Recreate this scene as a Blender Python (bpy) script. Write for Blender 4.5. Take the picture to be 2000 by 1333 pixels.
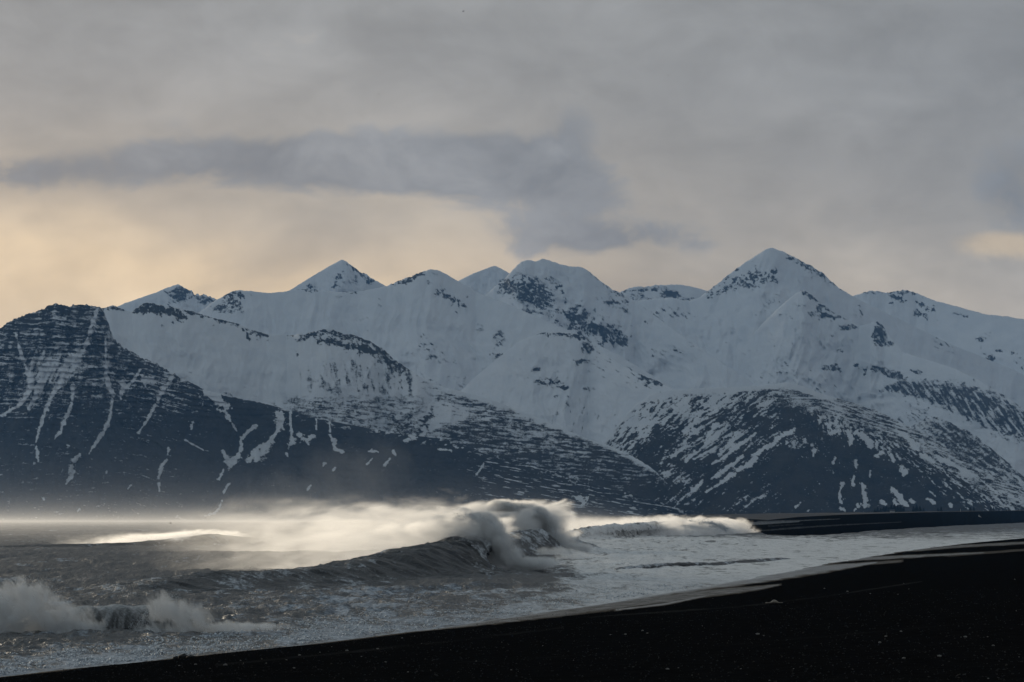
import bpy, math, random
import numpy as np

# ------------------------------------------------------------------ scene, camera, sky, sun
sc = bpy.context.scene
for o in list(bpy.data.objects):
    bpy.data.objects.remove(o)
COL = sc.collection
RNG = np.random.default_rng(7)
random.seed(7)

CAM_H = 3.0            # eye height above the sea
K = 9e-5               # radians per photo pixel (200 mm lens)
HZ = 1012.0            # photo row of the true horizon

cam_d = bpy.data.cameras.new('camera')
cam_d.lens = 200.0
cam_d.sensor_width = 36.0
cam_d.shift_y = (HZ - 666.5) / 2000.0
cam_d.clip_start = 1.0
cam_d.clip_end = 60000.0
cam = bpy.data.objects.new('camera', cam_d)
cam.location = (0, 0, CAM_H)
cam.rotation_euler = (math.pi / 2, 0, 0)
COL.objects.link(cam)
sc.camera = cam

SUN_AZ = math.radians(-15.0)     # left of the view direction (+Y)
SUN_EL = math.radians(5.5)
sun_vec = (math.sin(SUN_AZ) * math.cos(SUN_EL), math.cos(SUN_AZ) * math.cos(SUN_EL), math.sin(SUN_EL))
sun_d = bpy.data.lights.new('sun', 'SUN')
sun_d.energy = 0.85
sun_d.angle = math.radians(3.0)
sun_d.color = (1.0, 0.86, 0.66)
sun = bpy.data.objects.new('sun', sun_d)
from mathutils import Vector
sun.rotation_euler = Vector(sun_vec).to_track_quat('Z', 'Y').to_euler()
COL.objects.link(sun)

sc.render.engine = 'CYCLES'
sc.cycles.use_denoising = True
sc.cycles.denoiser = 'OPENIMAGEDENOISE'
sc.cycles.use_adaptive_sampling = True
sc.cycles.adaptive_threshold = 0.015
sc.cycles.max_bounces = 6
sc.cycles.diffuse_bounces = 2
sc.cycles.glossy_bounces = 2
sc.cycles.transmission_bounces = 2
sc.cycles.volume_bounces = 2
sc.cycles.volume_max_steps = 512
sc.view_settings.view_transform = 'Standard'
sc.view_settings.look = 'None'
sc.view_settings.exposure = 0.2
sc.view_settings.gamma = 1.0
sc.view_settings.use_curve_mapping = False


# ------------------------------------------------------------------ node expression helper
class E:
    """A float or vector socket with Python operators that add math nodes."""
    def __init__(self, nt, s):
        self.nt, self.s = nt, s

    def _m(self, op, *args):
        n = self.nt.nodes.new('ShaderNodeMath')
        n.operation = op
        for i, a in enumerate(args):
            if isinstance(a, E):
                self.nt.links.new(a.s, n.inputs[i])
            else:
                n.inputs[i].default_value = a
        return E(self.nt, n.outputs[0])

    def __add__(self, o): return self._m('ADD', self, o)
    def __radd__(self, o): return self._m('ADD', self, o)
    def __sub__(self, o): return self._m('SUBTRACT', self, o)
    def __rsub__(self, o): return self._m('SUBTRACT', o, self)
    def __mul__(self, o): return self._m('MULTIPLY', self, o)
    def __rmul__(self, o): return self._m('MULTIPLY', self, o)
    def __truediv__(self, o): return self._m('DIVIDE', self, o)
    def __rtruediv__(self, o): return self._m('DIVIDE', o, self)
    def __neg__(self): return self._m('MULTIPLY', self, -1.0)
    def pow(self, o): return self._m('POWER', self, o)
    def exp(self): return self._m('EXPONENT', self)
    def max(self, o): return self._m('MAXIMUM', self, o)
    def min(self, o): return self._m('MINIMUM', self, o)
    def abs(self): return self._m('ABSOLUTE', self)
    def atan2(self, o): return self._m('ARCTAN2', self, o)
    def asin(self): return self._m('ARCSINE', self)
    def sqrt(self): return self._m('SQRT', self)
    def sq(self): return self._m('MULTIPLY', self, self)

    def sm(self, a, b, lo=0.0, hi=1.0):
        n = self.nt.nodes.new('ShaderNodeMapRange')
        n.interpolation_type = 'SMOOTHSTEP'
        self.nt.links.new(self.s, n.inputs['Value'])
        n.inputs['From Min'].default_value = a
        n.inputs['From Max'].default_value = b
        n.inputs['To Min'].default_value = lo
        n.inputs['To Max'].default_value = hi
        return E(self.nt, n.outputs['Result'])


def split(nt, sock):
    n = nt.nodes.new('ShaderNodeSeparateXYZ')
    nt.links.new(sock, n.inputs[0])
    return E(nt, n.outputs[0]), E(nt, n.outputs[1]), E(nt, n.outputs[2])


def vec(nt, x, y, z):
    n = nt.nodes.new('ShaderNodeCombineXYZ')
    for i, a in enumerate((x, y, z)):
        if isinstance(a, E):
            nt.links.new(a.s, n.inputs[i])
        else:
            n.inputs[i].default_value = a
    return E(nt, n.outputs[0])


def noise(nt, v, scale=1.0, detail=4.0, rough=0.5, dist=0.0, dim='3D'):
    n = nt.nodes.new('ShaderNodeTexNoise')
    n.noise_dimensions = dim
    n.inputs['Scale'].default_value = scale
    n.inputs['Detail'].default_value = detail
    n.inputs['Roughness'].default_value = rough
    n.inputs['Distortion'].default_value = dist
    if v is not None:
        nt.links.new(v.s, n.inputs['Vector'])
    return E(nt, n.outputs['Fac'])


def mixc(nt, f, a, b):
    n = nt.nodes.new('ShaderNodeMix')
    n.data_type = 'RGBA'
    if isinstance(f, E):
        nt.links.new(f.s, n.inputs[0])
    else:
        n.inputs[0].default_value = f
    for idx, c in ((6, a), (7, b)):
        if isinstance(c, E):
            nt.links.new(c.s, n.inputs[idx])
        else:
            n.inputs[idx].default_value = (*c, 1.0)
    return E(nt, n.outputs[2])


def attr(nt, name):
    n = nt.nodes.new('ShaderNodeAttribute')
    n.attribute_name = name
    return E(nt, n.outputs['Fac'])


def objco(nt):
    n = nt.nodes.new('ShaderNodeTexCoord')
    return E(nt, n.outputs['Object'])


# ------------------------------------------------------------------ sky
W = bpy.data.worlds.new('World')
sc.world = W
W.use_nodes = True
W.cycles.sampling_method = 'NONE'
nt = W.node_tree
nt.nodes.clear()
tc = nt.nodes.new('ShaderNodeTexCoord')
dx, dy, dz = split(nt, tc.outputs['Generated'])
az = dx.atan2(dy)
el = dz.asin()
k = az / 0.09
e = el / 0.09
wv = vec(nt, k * 1.0, e * 2.2, 0.0)
wn1 = noise(nt, wv, 1.8, 3.0, 0.6, 0.35, '2D')
wv2 = vec(nt, k + 7.3, e * 1.6 + 3.1, 0.4)
wn2 = noise(nt, wv2, 4.6, 6.0, 0.62, 0.25, '2D')
wv3 = vec(nt, k * 1.0 + 1.7, e * 3.0, 2.0)
wn3 = noise(nt, wv3, 0.9, 1.0, 0.5, 0.0, '2D')


def blob(k0, e0, sk, se, amp=1.0):
    return (-(((k - k0) / sk).sq() + ((e - e0) / se).sq())).exp() * amp


# overcast base, a shade bluer overhead
base = mixc(nt, e.sm(0.8, 4.0), (0.272, 0.281, 0.288), (0.320, 0.375, 0.405))
right_dark = k.sm(-0.1, 1.5) * e.sm(0.3, 0.95)
base = mixc(nt, right_dark * 0.55, base, (0.185, 0.195, 0.208))
# warm glow of the hidden sun low in the sky, fading away from its azimuth
ga = (az - SUN_AZ) / math.radians(12.0)
glow = (-(ga.sq())).exp() * (-((e.max(0.0) - 0.34) / 0.29).sq()).exp()
glow = glow * wn1.sm(0.2, 0.75, 0.72, 1.2)
base = mixc(nt, (glow * 3.2).min(1.0), base, (0.80, 0.62, 0.40))
# lighter, slightly warm veil between the clouds and the peaks
veil = (-(((e - 0.5) / 0.2).sq())).exp() * wn3.sm(0.25, 0.75) * k.sm(-1.5, 1.4, 1.0, 0.35)
base = mixc(nt, veil * 0.42, base, (0.46, 0.43, 0.365))
# cloud banks
bank = (blob(-0.54, 0.70, 0.26, 0.060) + blob(-0.20, 0.685, 0.26, 0.058) + blob(0.0, 0.69, 0.17, 0.068, 0.95)
        + blob(0.12, 0.63, 0.10, 0.055, 0.6) + blob(0.17, 0.545, 0.19, 0.042, 1.0) + blob(-0.92, 0.67, 0.20, 0.05, 0.85)
        + blob(0.12, 0.77, 0.06, 0.05, 0.5) + blob(0.98, 0.63, 0.10, 0.11, 0.85) + blob(0.62, 0.70, 0.14, 0.04, 0.35)
        + blob(0.33, 0.66, 0.10, 0.06, 0.35))
far_banks = wn3.sm(0.52, 0.75) * (k.abs().sm(1.1, 2.0)) * e.sm(0.1, 0.4) * e.sm(1.0, 3.0, 1.0, 0.3)
cm = (bank + far_banks * 0.9 + (wn2 - 0.5) * 1.9 + (wn1 - 0.5) * 0.5).sm(0.32, 0.86)
cm = cm * (bank + far_banks).sm(0.03, 0.3)
cloudc = mixc(nt, wn2.sm(0.3, 0.7), (0.168, 0.192, 0.222), (0.225, 0.243, 0.266))
base = mixc(nt, cm * 0.86, base, cloudc)
# small warm break in the cloud low on the right
gap = (blob(1.0, 0.525, 0.17, 0.028) + blob(0.93, 0.545, 0.09, 0.02, 0.6) + (wn2 - 0.5) * 1.5 + (wn1 - 0.5) * 0.6).sm(0.30, 1.2)
base = mixc(nt, gap * 0.8, base, (0.60, 0.48, 0.33))
# soft mottling of the whole deck
# brighter towards the hidden sun, darker behind the camera
side_ = dx * math.sin(SUN_AZ) + dy * math.cos(SUN_AZ)
mott = (side_ * 0.28 + 0.72) * wn1.sm(0.2, 0.8, 0.87, 1.13) * wn2.sm(0.2, 0.8, 0.90, 1.10)
vm = nt.nodes.new('ShaderNodeVectorMath')
vm.operation = 'SCALE'
nt.links.new(base.s, vm.inputs[0])
nt.links.new((mott * 10.0).s, vm.inputs['Scale'])
sky = nt.nodes.new('ShaderNodeTexSky')
sky.sky_type = 'NISHITA'
sky.sun_disc = False
sky.sun_elevation = SUN_EL
sky.sun_rotation = SUN_AZ
sky.air_density = 1.0
sky.dust_density = 1.0
skymix = mixc(nt, 0.975, E(nt, sky.outputs[0]), E(nt, vm.outputs[0]))
bg = nt.nodes.new('ShaderNodeBackground')
bg.inputs['Strength'].default_value = 0.1
nt.links.new(skymix.s, bg.inputs['Color'])
wo = nt.nodes.new('ShaderNodeOutputWorld')
nt.links.new(bg.outputs[0], wo.inputs['Surface'])


# ------------------------------------------------------------------ numpy noise
_P = np.random.default_rng(3).permutation(256)
_P = np.concatenate([_P, _P, _P]).astype(np.int32)
_G = np.stack([np.cos(np.arange(16) * math.pi / 8), np.sin(np.arange(16) * math.pi / 8)], -1)


def pn(x, y, seed=0):
    x = np.asarray(x, float) + seed * 17.37
    y = np.asarray(y, float) + seed * 9.71
    xi = np.floor(x).astype(np.int64)
    yi = np.floor(y).astype(np.int64)
    xf = x - xi
    yf = y - yi
    xi &= 255
    yi &= 255
    u = xf * xf * xf * (xf * (xf * 6 - 15) + 10)
    v = yf * yf * yf * (yf * (yf * 6 - 15) + 10)

    def g(ax, ay, fx, fy):
        h = _P[_P[ax] + ay] & 15
        return _G[h, 0] * fx + _G[h, 1] * fy
    x1 = (xi + 1) & 255
    y1 = (yi + 1) & 255
    a = g(xi, yi, xf, yf)
    b = g(x1, yi, xf - 1, yf)
    c = g(xi, y1, xf, yf - 1)
    d = g(x1, y1, xf - 1, yf - 1)
    return (a + u * (b - a)) + v * ((c + u * (d - c)) - (a + u * (b - a)))


def fbm(x, y, octv=4, seed=0, gain=0.5):
    s, a, t = 0.0, 1.0, 0.0
    for i in range(octv):
        s = s + a * pn(x * 2 ** i, y * 2 ** i, seed + i * 3)
        t += a
        a *= gain
    return s / t * 1.5


def ridged(x, y, octv=4, seed=0, gain=0.5):
    s, a, t = 0.0, 1.0, 0.0
    for i in range(octv):
        s = s + a * (1 - 2 * np.abs(pn(x * 2 ** i, y * 2 ** i, seed + i * 3)) * 1.4)
        t += a
        a *= gain
    return s / t


def sst(x, a, b):
    t = np.clip((x - a) / (b - a), 0, 1)
    return t * t * (3 - 2 * t)


def grid_mesh(name, X, Y, Z, mat, attrs=None, smooth=True):
    r, c = X.shape
    n = r * c
    me = bpy.data.meshes.new(name)
    co = np.stack([X, Y, Z], -1).reshape(-1).astype(np.float32)
    me.vertices.add(n)
    me.vertices.foreach_set('co', co)
    idx = np.arange(n).reshape(r, c)
    q = np.stack([idx[:-1, :-1], idx[:-1, 1:], idx[1:, 1:], idx[1:, :-1]], -1).reshape(-1).astype(np.int32)
    nf = (r - 1) * (c - 1)
    me.loops.add(nf * 4)
    me.loops.foreach_set('vertex_index', q)
    me.polygons.add(nf)
    me.polygons.foreach_set('loop_start', np.arange(nf, dtype=np.int32) * 4)
    me.polygons.foreach_set('loop_total', np.full(nf, 4, np.int32))
    me.update(calc_edges=True)
    me.polygons.foreach_set('use_smooth', np.full(nf, smooth, bool))
    for kx, val in (attrs or {}).items():
        a = me.attributes.new(kx, 'FLOAT', 'POINT')
        a.data.foreach_set('value', np.ascontiguousarray(val, np.float32).reshape(-1))
    me.materials.append(mat)
    me.validate()
    ob = bpy.data.objects.new(name, me)
    COL.objects.link(ob)
    return ob


def raw_mesh(name, verts, faces, mat, smooth=False, link=True):
    me = bpy.data.meshes.new(name)
    me.from_pydata([tuple(v) for v in verts], [], [tuple(f) for f in faces])
    me.update()
    if smooth:
        me.polygons.foreach_set('use_smooth', np.ones(len(me.polygons), bool))
    me.materials.append(mat)
    ob = bpy.data.objects.new(name, me)
    if link:
        COL.objects.link(ob)
    return ob


def tag(o, label=None, category=None, group=None, kind=None):
    if label: o['label'] = label
    if category: o['category'] = category
    if group: o['group'] = group
    if kind: o['kind'] = kind
    return o


def new_mat(name):
    m = bpy.data.materials.new(name)
    m.use_nodes = True
    m.node_tree.nodes.clear()
    out = m.node_tree.nodes.new('ShaderNodeOutputMaterial')
    return m, m.node_tree, out


def principled(nt, color, rough=0.8, spec=0.5):
    n = nt.nodes.new('ShaderNodeBsdfPrincipled')
    for inp, v in (('Base Color', color), ('Roughness', rough), ('Specular IOR Level', spec)):
        if isinstance(v, E):
            nt.links.new(v.s, n.inputs[inp])
        elif inp == 'Base Color':
            n.inputs[inp].default_value = (*v, 1)
        else:
            n.inputs[inp].default_value = v
    return n


def bump(nt, h, strength, dist):
    n = nt.nodes.new('ShaderNodeBump')
    n.inputs['Strength'].default_value = strength
    n.inputs['Distance'].default_value = dist
    nt.links.new(h.s, n.inputs['Height'])
    return n.outputs[0]


def plain_mat(name, color, rough=0.8, var=0.25, scale=8.0):
    m, t, out = new_mat(name)
    f = noise(t, objco(t), scale, 4)
    c = mixc(t, f.sm(0.3, 0.7), tuple(x * (1 - var) for x in color), tuple(min(1, x * (1 + var)) for x in color))
    p = principled(t, c, rough, 0.3)
    t.links.new(p.outputs[0], out.inputs['Surface'])
    return m


# ------------------------------------------------------------------ mountains
def mountain_material(name, rock_a, rock_b, grain):
    m, t, out = new_mat(name)
    oc = objco(t)
    r = attr(t, 'rock')
    x, y, z = split(t, oc.s)
    v = vec(t, x, y * 0.35, z * 1.6)
    n1 = noise(t, v, grain, 5, 0.62)
    n2 = noise(t, v, grain * 0.22, 4, 0.6)
    n3 = noise(t, v, grain * 3.6, 4, 0.7)
    f = (r + (n1 - 0.5) * 1.3 * r.sm(0.08, 0.4) + (n3 - 0.5) * 1.3 * r.sm(0.05, 0.3) + (n2 - 0.5) * 0.45).sm(0.34, 0.76)
    rc = mixc(t, (n2 * 0.6 + n3 * 0.4).sm(0.36, 0.64), rock_a, rock_b)
    sn = mixc(t, n2.sm(0.3, 0.7), (0.74, 0.76, 0.79), (0.82, 0.83, 0.85))
    c = mixc(t, f, sn, rc)
    p = principled(t, c, 0.9, 0.15)
    hh = n1 * f * 1.0 + n1 * 0.15
    t.links.new(bump(t, hh, 0.7, 6.0), p.inputs['Normal'])
    t.links.new(p.outputs[0], out.inputs['Surface'])
    return m


M_ROCK = mountain_material('basalt_and_snow', (0.018, 0.020, 0.022), (0.046, 0.044, 0.042), 0.14)
M_MOOR = mountain_material('moor_and_snow', (0.022, 0.021, 0.019), (0.062, 0.054, 0.045), 0.12)
M_ALPINE = mountain_material('alpine_rock_and_snow', (0.026, 0.028, 0.032), (0.075, 0.072, 0.070), 0.10)


def pdist(PX, PY, pts, pad=40):
    """Distance to a polyline (photo pixels) and the running width along it."""
    pts = [(p[0], p[1], p[2] if len(p) > 2 else 3.0) for p in pts]
    xs = [p[0] for p in pts]
    ys = [p[1] for p in pts]
    best = np.full(PX.shape, 1e3)
    m = (PX > min(xs) - pad) & (PX < max(xs) + pad) & (PY > min(ys) - pad) & (PY < max(ys) + pad)
    if not m.any():
        return best
    px, py = PX[m], PY[m]
    b = np.full(px.shape, 1e3)
    for (x0, y0, w0), (x1, y1, w1) in zip(pts[:-1], pts[1:]):
        ex, ey = x1 - x0, y1 - y0
        L = ex * ex + ey * ey + 1e-9
        s = np.clip(((px - x0) * ex + (py - y0) * ey) / L, 0, 1)
        d = np.hypot(px - x0 - s * ex, py - y0 - s * ey) / (w0 + (w1 - w0) * s)
        b = np.minimum(b, d)
    best[m] = b
    return best


def line_mask(PX, PY, pts, rag=0.45, seed=0, soft=0.5):
    d = pdist(PX, PY, pts)
    n = fbm(PX / 9.0, PY / 9.0, 4, seed + 11, 0.8)
    gap = fbm(PX / 15.0, PY / 15.0, 3, seed + 15, 0.6)
    return 1 - sst(d * (0.85 + 0.9 * gap) + n * rag * 3.2 + np.maximum(gap - 0.15, 0) * 2.5, 1 - soft, 1 + soft)


def ell(PX, PY, cx, cy, rx, ry, rot=0.0):
    c, s = math.cos(rot), math.sin(rot)
    a = ((PX - cx) * c + (PY - cy) * s) / rx
    b = (-(PX - cx) * s + (PY - cy) * c) / ry
    return 1 - sst(np.sqrt(a * a + b * b), 0.30, 1.25)


def mountain(name, label, crest, rock_fn, mat, run=2.0, p=1.25, rows=200, step=1.9, jag=1.0, gully=0.10,
             glen=120.0, terrace=0.0, tper=9.0, px_range=None, seed=0, zmin=-8.0, wmin=0.0, back=0.9):
    cx = np.array([c[0] for c in crest], float)
    cyv = np.array([c[1] for c in crest], float)
    cd = np.array([c[2] for c in crest], float)
    cj = np.array([c[3] if len(c) > 3 else jag for c in crest], float)
    lo, hi = px_range or (cx[0], cx[-1])
    PXc = np.arange(lo, hi + step, step)
    cy = np.interp(PXc, cx, cyv)
    D = np.interp(PXc, cx, cd)
    # smooth the crest slightly, then roughen it where it is rocky
    kern = np.array([1, 2, 3, 2, 1.0]); kern /= kern.sum()
    cy = np.convolve(np.pad(cy, 2, 'edge'), kern, 'valid')
    J = np.interp(PXc, cx, cj)
    jz = 1.5 * J * (2.2 * fbm(PXc / 16.0, PXc * 0 + 0.3, 3, seed + 1) + 1.6 * fbm(PXc / 5.0, PXc * 0 + 3.3, 2, seed + 2))
    H = np.maximum((HZ - cy) * K * D + CAM_H, 2.0)
    kw = np.hanning(int(90 / step) | 1); kw /= kw.sum()
    Hb = np.convolve(np.pad(H, len(kw) // 2, 'edge'), kw, 'valid')
    w = np.linspace(1, wmin, rows)
    t = 1 - w ** (1 / p)
    nb = 10
    tb = -np.linspace(0.7, 0.02, nb)
    T = np.concatenate([tb, t])[:, None]
    Wz = np.concatenate([1 + tb * back, w])[:, None]
    R = Hb * run
    PX = np.broadcast_to(PXc[None, :], (len(T), len(PXc)))
    dist = D[None, :] - R[None, :] * T
    z = (Hb[None, :] - zmin) * Wz + zmin + (H - Hb)[None, :] * np.exp(-np.abs(T) / 0.16) - (jz * K * D)[None, :] * np.exp(-np.abs(T) / 0.035)
    s = PX * K * D[None, :]
    bell = np.clip(T, 0, 1) ** 0.5 * np.clip(1.15 - T, 0, 1)
    wx = 0.35 * fbm(s / (glen * 1.6), z / (glen * 1.4), 3, seed + 5)
    g = ridged(s / glen + wx, z / (glen * 2.6) + wx, 5, seed + 7, 0.55)
    g2 = fbm(s / (glen * 0.28), z / (glen * 0.35), 4, seed + 9)
    dist = dist - Hb[None, :] * bell * (gully * 2.6 * g + gully * 0.9 * g2)
    global G1, G2
    G1, G2 = g, g2
    if terrace:
        zz = z + 5 * fbm(s / 70.0, z / 40.0, 3, seed + 13) + 0.05 * s
        ph = zz / tper
        fr = ph - np.floor(ph)
        dist = dist - terrace * (1 - sst(fr, 0.25, 0.75)) * np.clip(T * 12, 0, 1) * (0.12 + 0.88 * sst(z, 120, 190)) * (0.6 + 0.8 * pn(s / 50, ph.round() * 3.7, seed))
    PY = HZ - (z - CAM_H) / (K * dist)
    # rocks follow their own noise, written in the mountain's own coordinates
    rock = rock_fn(PX, PY, z, T, s)
    if mat is M_ALPINE:
        # bare ribs and thin-snow flecks follow the relief
        fl = fbm((PX * 0.8 + PY * 0.6) / 16.0, (PY * 0.8 - PX * 0.6) / 4.5, 4, seed + 31, 0.65)
        zone = sst(fbm(PX / 70.0, PY / 45.0, 3, seed + 33), -0.05, 0.45)
        ribs = sst(G1, 0.46, 0.74) * sst(fl, -0.20, 0.35)
        rock = np.maximum(rock, 0.05 + (0.25 + 0.75 * zone) * (0.60 * ribs + 0.42 * sst(fl, 0.18, 0.6)))
    rock = np.clip(rock, -0.2, 1.2)
    x = (PX - 1000) * K * dist
    o = grid_mesh(name, x, dist, z, mat, {'rock': rock})
    tag(o, label, None, None, 'structure')
    return o


# --- rock distributions ------------------------------------------------------
def rocks(PX, PY, items, seed=0):
    """Rock outcrops broken up by noise; items are ('l', pts, strength) or ('e', cx, cy, rx, ry, strength, rot)."""
    out = np.zeros(PX.shape)
    n = fbm((PX + 0.5 * PY) / 8.0, (PY - 0.3 * PX) / 5.5, 4, seed + 21, 0.75)
    n2 = fbm((PX - 0.6 * PY) / 22.0, (PY + 0.3 * PX) / 12.0, 3, seed + 25, 0.7)
    for it in items:
        if it[0] == 'l':
            v = line_mask(PX, PY, it[1], 0.55, seed, 0.95) * it[2]
        else:
            v = ell(PX, PY, it[1], it[2], it[3], it[4], it[6] if len(it) > 6 else 0.0) * it[5]
        out = np.maximum(out, v)
    return np.where(out > 0.02, np.clip(out * 0.86 - 0.10 + (n * 1.25 + n2 * 0.7 + 0.35 * (G1 - 0.35)) * np.clip(out * 1.8, 0, 1), 0, 1), 0.0)


def speck(PX, PY, sx, sy, thr, seed):
    n = fbm(PX / sx, PY / sy, 3, seed, 0.6)
    return sst(n, thr, thr + 0.25)


def rock_far(PX, PY, z, T, s):
    r = rocks(PX, PY, [('e', 352, 575, 28, 18, 0.85), ('l', [(375, 572, 4), (395, 580, 6), (418, 588, 4)], 0.9),
                       ('e', 400, 588, 22, 10, 0.6),
                       ('l', [(668, 530, 4), (662, 545, 6), (655, 562, 4)], 0.62), ('l', [(592, 560, 5), (615, 560, 5)], 0.8),
                       ('l', [(690, 523, 2), (705, 534, 4), (725, 552, 4)], 0.75), ('e', 680, 548, 50, 20, 0.36), ('e', 722, 552, 9, 6, 0.7),
                       ('e', 985, 556, 30, 14, 0.55)], 1)
    return 0.06 + r


def rock_backridge(PX, PY, z, T, s):
    return 0.10 + rocks(PX, PY, [('l', [(1222, 572, 4), (1260, 566, 4), (1300, 562, 3)], 0.6), ('e', 1310, 575, 26, 12, 0.85),
                                 ('e', 1245, 580, 20, 8, 0.7), ('e', 1345, 585, 20, 8, 0.5), ('e', 1275, 585, 40, 8, 0.3)], 2)


def rock_main(PX, PY, z, T, s):
    r = rocks(PX, PY, [('l', [(768, 553, 3), (790, 548, 5), (806, 540, 5), (822, 533, 3)], 0.95), ('e', 850, 534, 9, 5, 0.9), ('e', 838, 552, 10, 6, 0.6),
                       ('l', [(858, 570, 7), (872, 578, 6)], 1.0), ('l', [(882, 583, 3), (893, 590, 7), (904, 597, 4)], 1.0),
                       ('l', [(578, 563, 3), (600, 566, 4), (618, 568, 3)], 0.8), ('e', 662, 580, 8, 3, 0.9), ('e', 685, 570, 22, 7, 0.6),
                       ('l', [(440, 577, 4), (460, 571, 6), (475, 580, 4)], 0.85), ('l', [(420, 605, 5), (452, 590, 7), (468, 600, 6)], 0.72),
                       ('e', 440, 605, 40, 12, 0.42), ('e', 742, 603, 14, 8, 0.25), ('e', 700, 625, 36, 10, 0.3),
                       ('e', 975, 660, 16, 22, 0.55), ('e', 985, 697, 24, 9, 0.72), ('e', 935, 640, 15, 12, 0.45),
                       ('e', 840, 698, 26, 8, 0.42), ('e', 800, 690, 20, 8, 0.3), ('e', 890, 740, 80, 16, 0.22)], 3)
    flecks = speck(PX, PY, 10, 3.2, 0.36, 31) * sst(PY, 640, 760) * 0.35
    return 0.07 + np.maximum(r, flecks)


def rock_central(PX, PY, z, T, s):
    r = rocks(PX, PY, [('e', 1040, 572, 62, 34, 0.92, 0.5), ('e', 1000, 562, 40, 26, 0.66), ('e', 1062, 596, 40, 12, 0.7), ('e', 1030, 610, 40, 10, 0.45),
                       ('l', [(1070, 545, 4), (1095, 560, 5), (1098, 570, 3)], 0.7),
                       ('l', [(1150, 530, 3), (1175, 548, 5), (1205, 572, 6), (1225, 590, 4)], 0.55), ('e', 1190, 590, 36, 13, 0.5, 0.4),
                       ('e', 1222, 606, 16, 7, 0.6, 0.7),
                       ('l', [(1104, 612, 7), (1122, 618, 17), (1150, 634, 15), (1172, 650, 12)], 0.98),
                       ('l', [(1186, 648, 8), (1200, 655, 13), (1218, 670, 6)], 0.98), ('e', 1060, 612, 46, 8, 0.35, 0.3),
                       ('e', 1262, 630, 6, 3, 0.7, 0.6)], 4)
    return 0.07 + r


def rock_spur(PX, PY, z, T, s):
    d1 = fbm((PX * 0.85 + PY * 0.5) / 30.0, (PX * -0.5 + PY * 0.85) / 4.0, 3, 41, 0.6)
    streaks = sst(d1, 0.12, 0.5) * (ell(PX, PY, 1210, 728, 110, 36, 0.4) * 0.62 + ell(PX, PY, 1060, 745, 130, 30) * 0.3)
    v1 = fbm(PX / 6.0 + PY / 26.0, PY / 34.0, 3, 43, 0.6)
    gull = sst(v1, 0.05, 0.5) * ell(PX, PY, 1130, 830, 130, 70) * 0.42
    r = rocks(PX, PY, [('l', [(1052, 649, 3), (1085, 652, 4), (1120, 655, 4), (1140, 660, 4)], 0.85), ('e', 1148, 678, 17, 18, 0.95), ('e', 1018, 640, 16, 10, 0.55),
                       ('e', 1140, 706, 20, 7, 0.6), ('l', [(1250, 735, 4), (1270, 742, 6), (1292, 752, 4)], 0.9), ('e', 1305, 745, 9, 7, 0.7),
                       ('e', 1060, 746, 22, 12, 0.7), ('l', [(1075, 747, 5), (1098, 750, 5)], 1.0), ('e', 1105, 757, 9, 7, 0.7), ('e', 1090, 775, 12, 5, 0.5),
                       ('e', 1150, 760, 18, 7, 0.5), ('e', 1050, 722, 18, 5, 0.6, -0.2), ('e', 1085, 727, 14, 4, 0.5)], 5)
    return 0.09 + np.maximum.reduce([r, streaks, gull])


def rock_right_peak(PX, PY, z, T, s):
    r = rocks(PX, PY, [('l', [(1540, 502, 4), (1570, 516, 7), (1595, 530, 9), (1618, 545, 7), (1640, 562, 3)], 0.66),
                       ('l', [(1368, 580, 3), (1395, 560, 5), (1425, 538, 6), (1440, 528, 4)], 0.55),
                       ('l', [(1380, 580, 3), (1410, 568, 6), (1440, 552, 10), (1470, 545, 13), (1500, 542, 8), (1515, 548, 4)], 0.74),
                       ('e', 1460, 560, 22, 12, 0.5), ('e', 1512, 530, 8, 10, 0.7, 0.8), ('e', 1470, 508, 10, 10, 0.3),
                       ('e', 1475, 668, 16, 6, 0.5), ('e', 1385, 700, 26, 6, 0.25, 0.4), ('e', 1430, 670, 30, 8, 0.22), ('e', 1340, 690, 30, 6, 0.2)], 6)
    flecks = speck(PX, PY, 12, 4, 0.42, 61) * 0.3
    return 0.07 + np.maximum(r, flecks)


def rock_far_right(PX, PY, z, T, s):
    r = rocks(PX, PY, [('l', [(1685, 572, 3), (1720, 572, 4), (1775, 570, 4), (1795, 578, 3)], 0.52), ('l', [(1742, 580, 4), (1768, 586, 4)], 0.9), ('e', 1742, 592, 9, 3, 0.7),
                       ('l', [(1790, 590, 3), (1812, 604, 4), (1826, 607, 3)], 0.85), ('l', [(1786, 612, 4), (1806, 617, 4), (1814, 626, 2)], 0.8),
                       ('l', [(1860, 612, 3), (1890, 618, 3)], 0.45), ('e', 1915, 663, 14, 8, 0.75), ('e', 1955, 685, 14, 4, 0.6), ('e', 1935, 703, 14, 12, 0.62),
                       ('l', [(1832, 668, 2), (1848, 682, 4), (1872, 694, 4)], 0.62), ('e', 1816, 680, 6, 3, 0.7), ('e', 1830, 627, 10, 6, 0.35), ('e', 1980, 690, 10, 6, 0.5)], 7)
    return 0.07 + np.maximum(r, speck(PX, PY, 9, 5, 0.42, 71) * 0.3)


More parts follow.
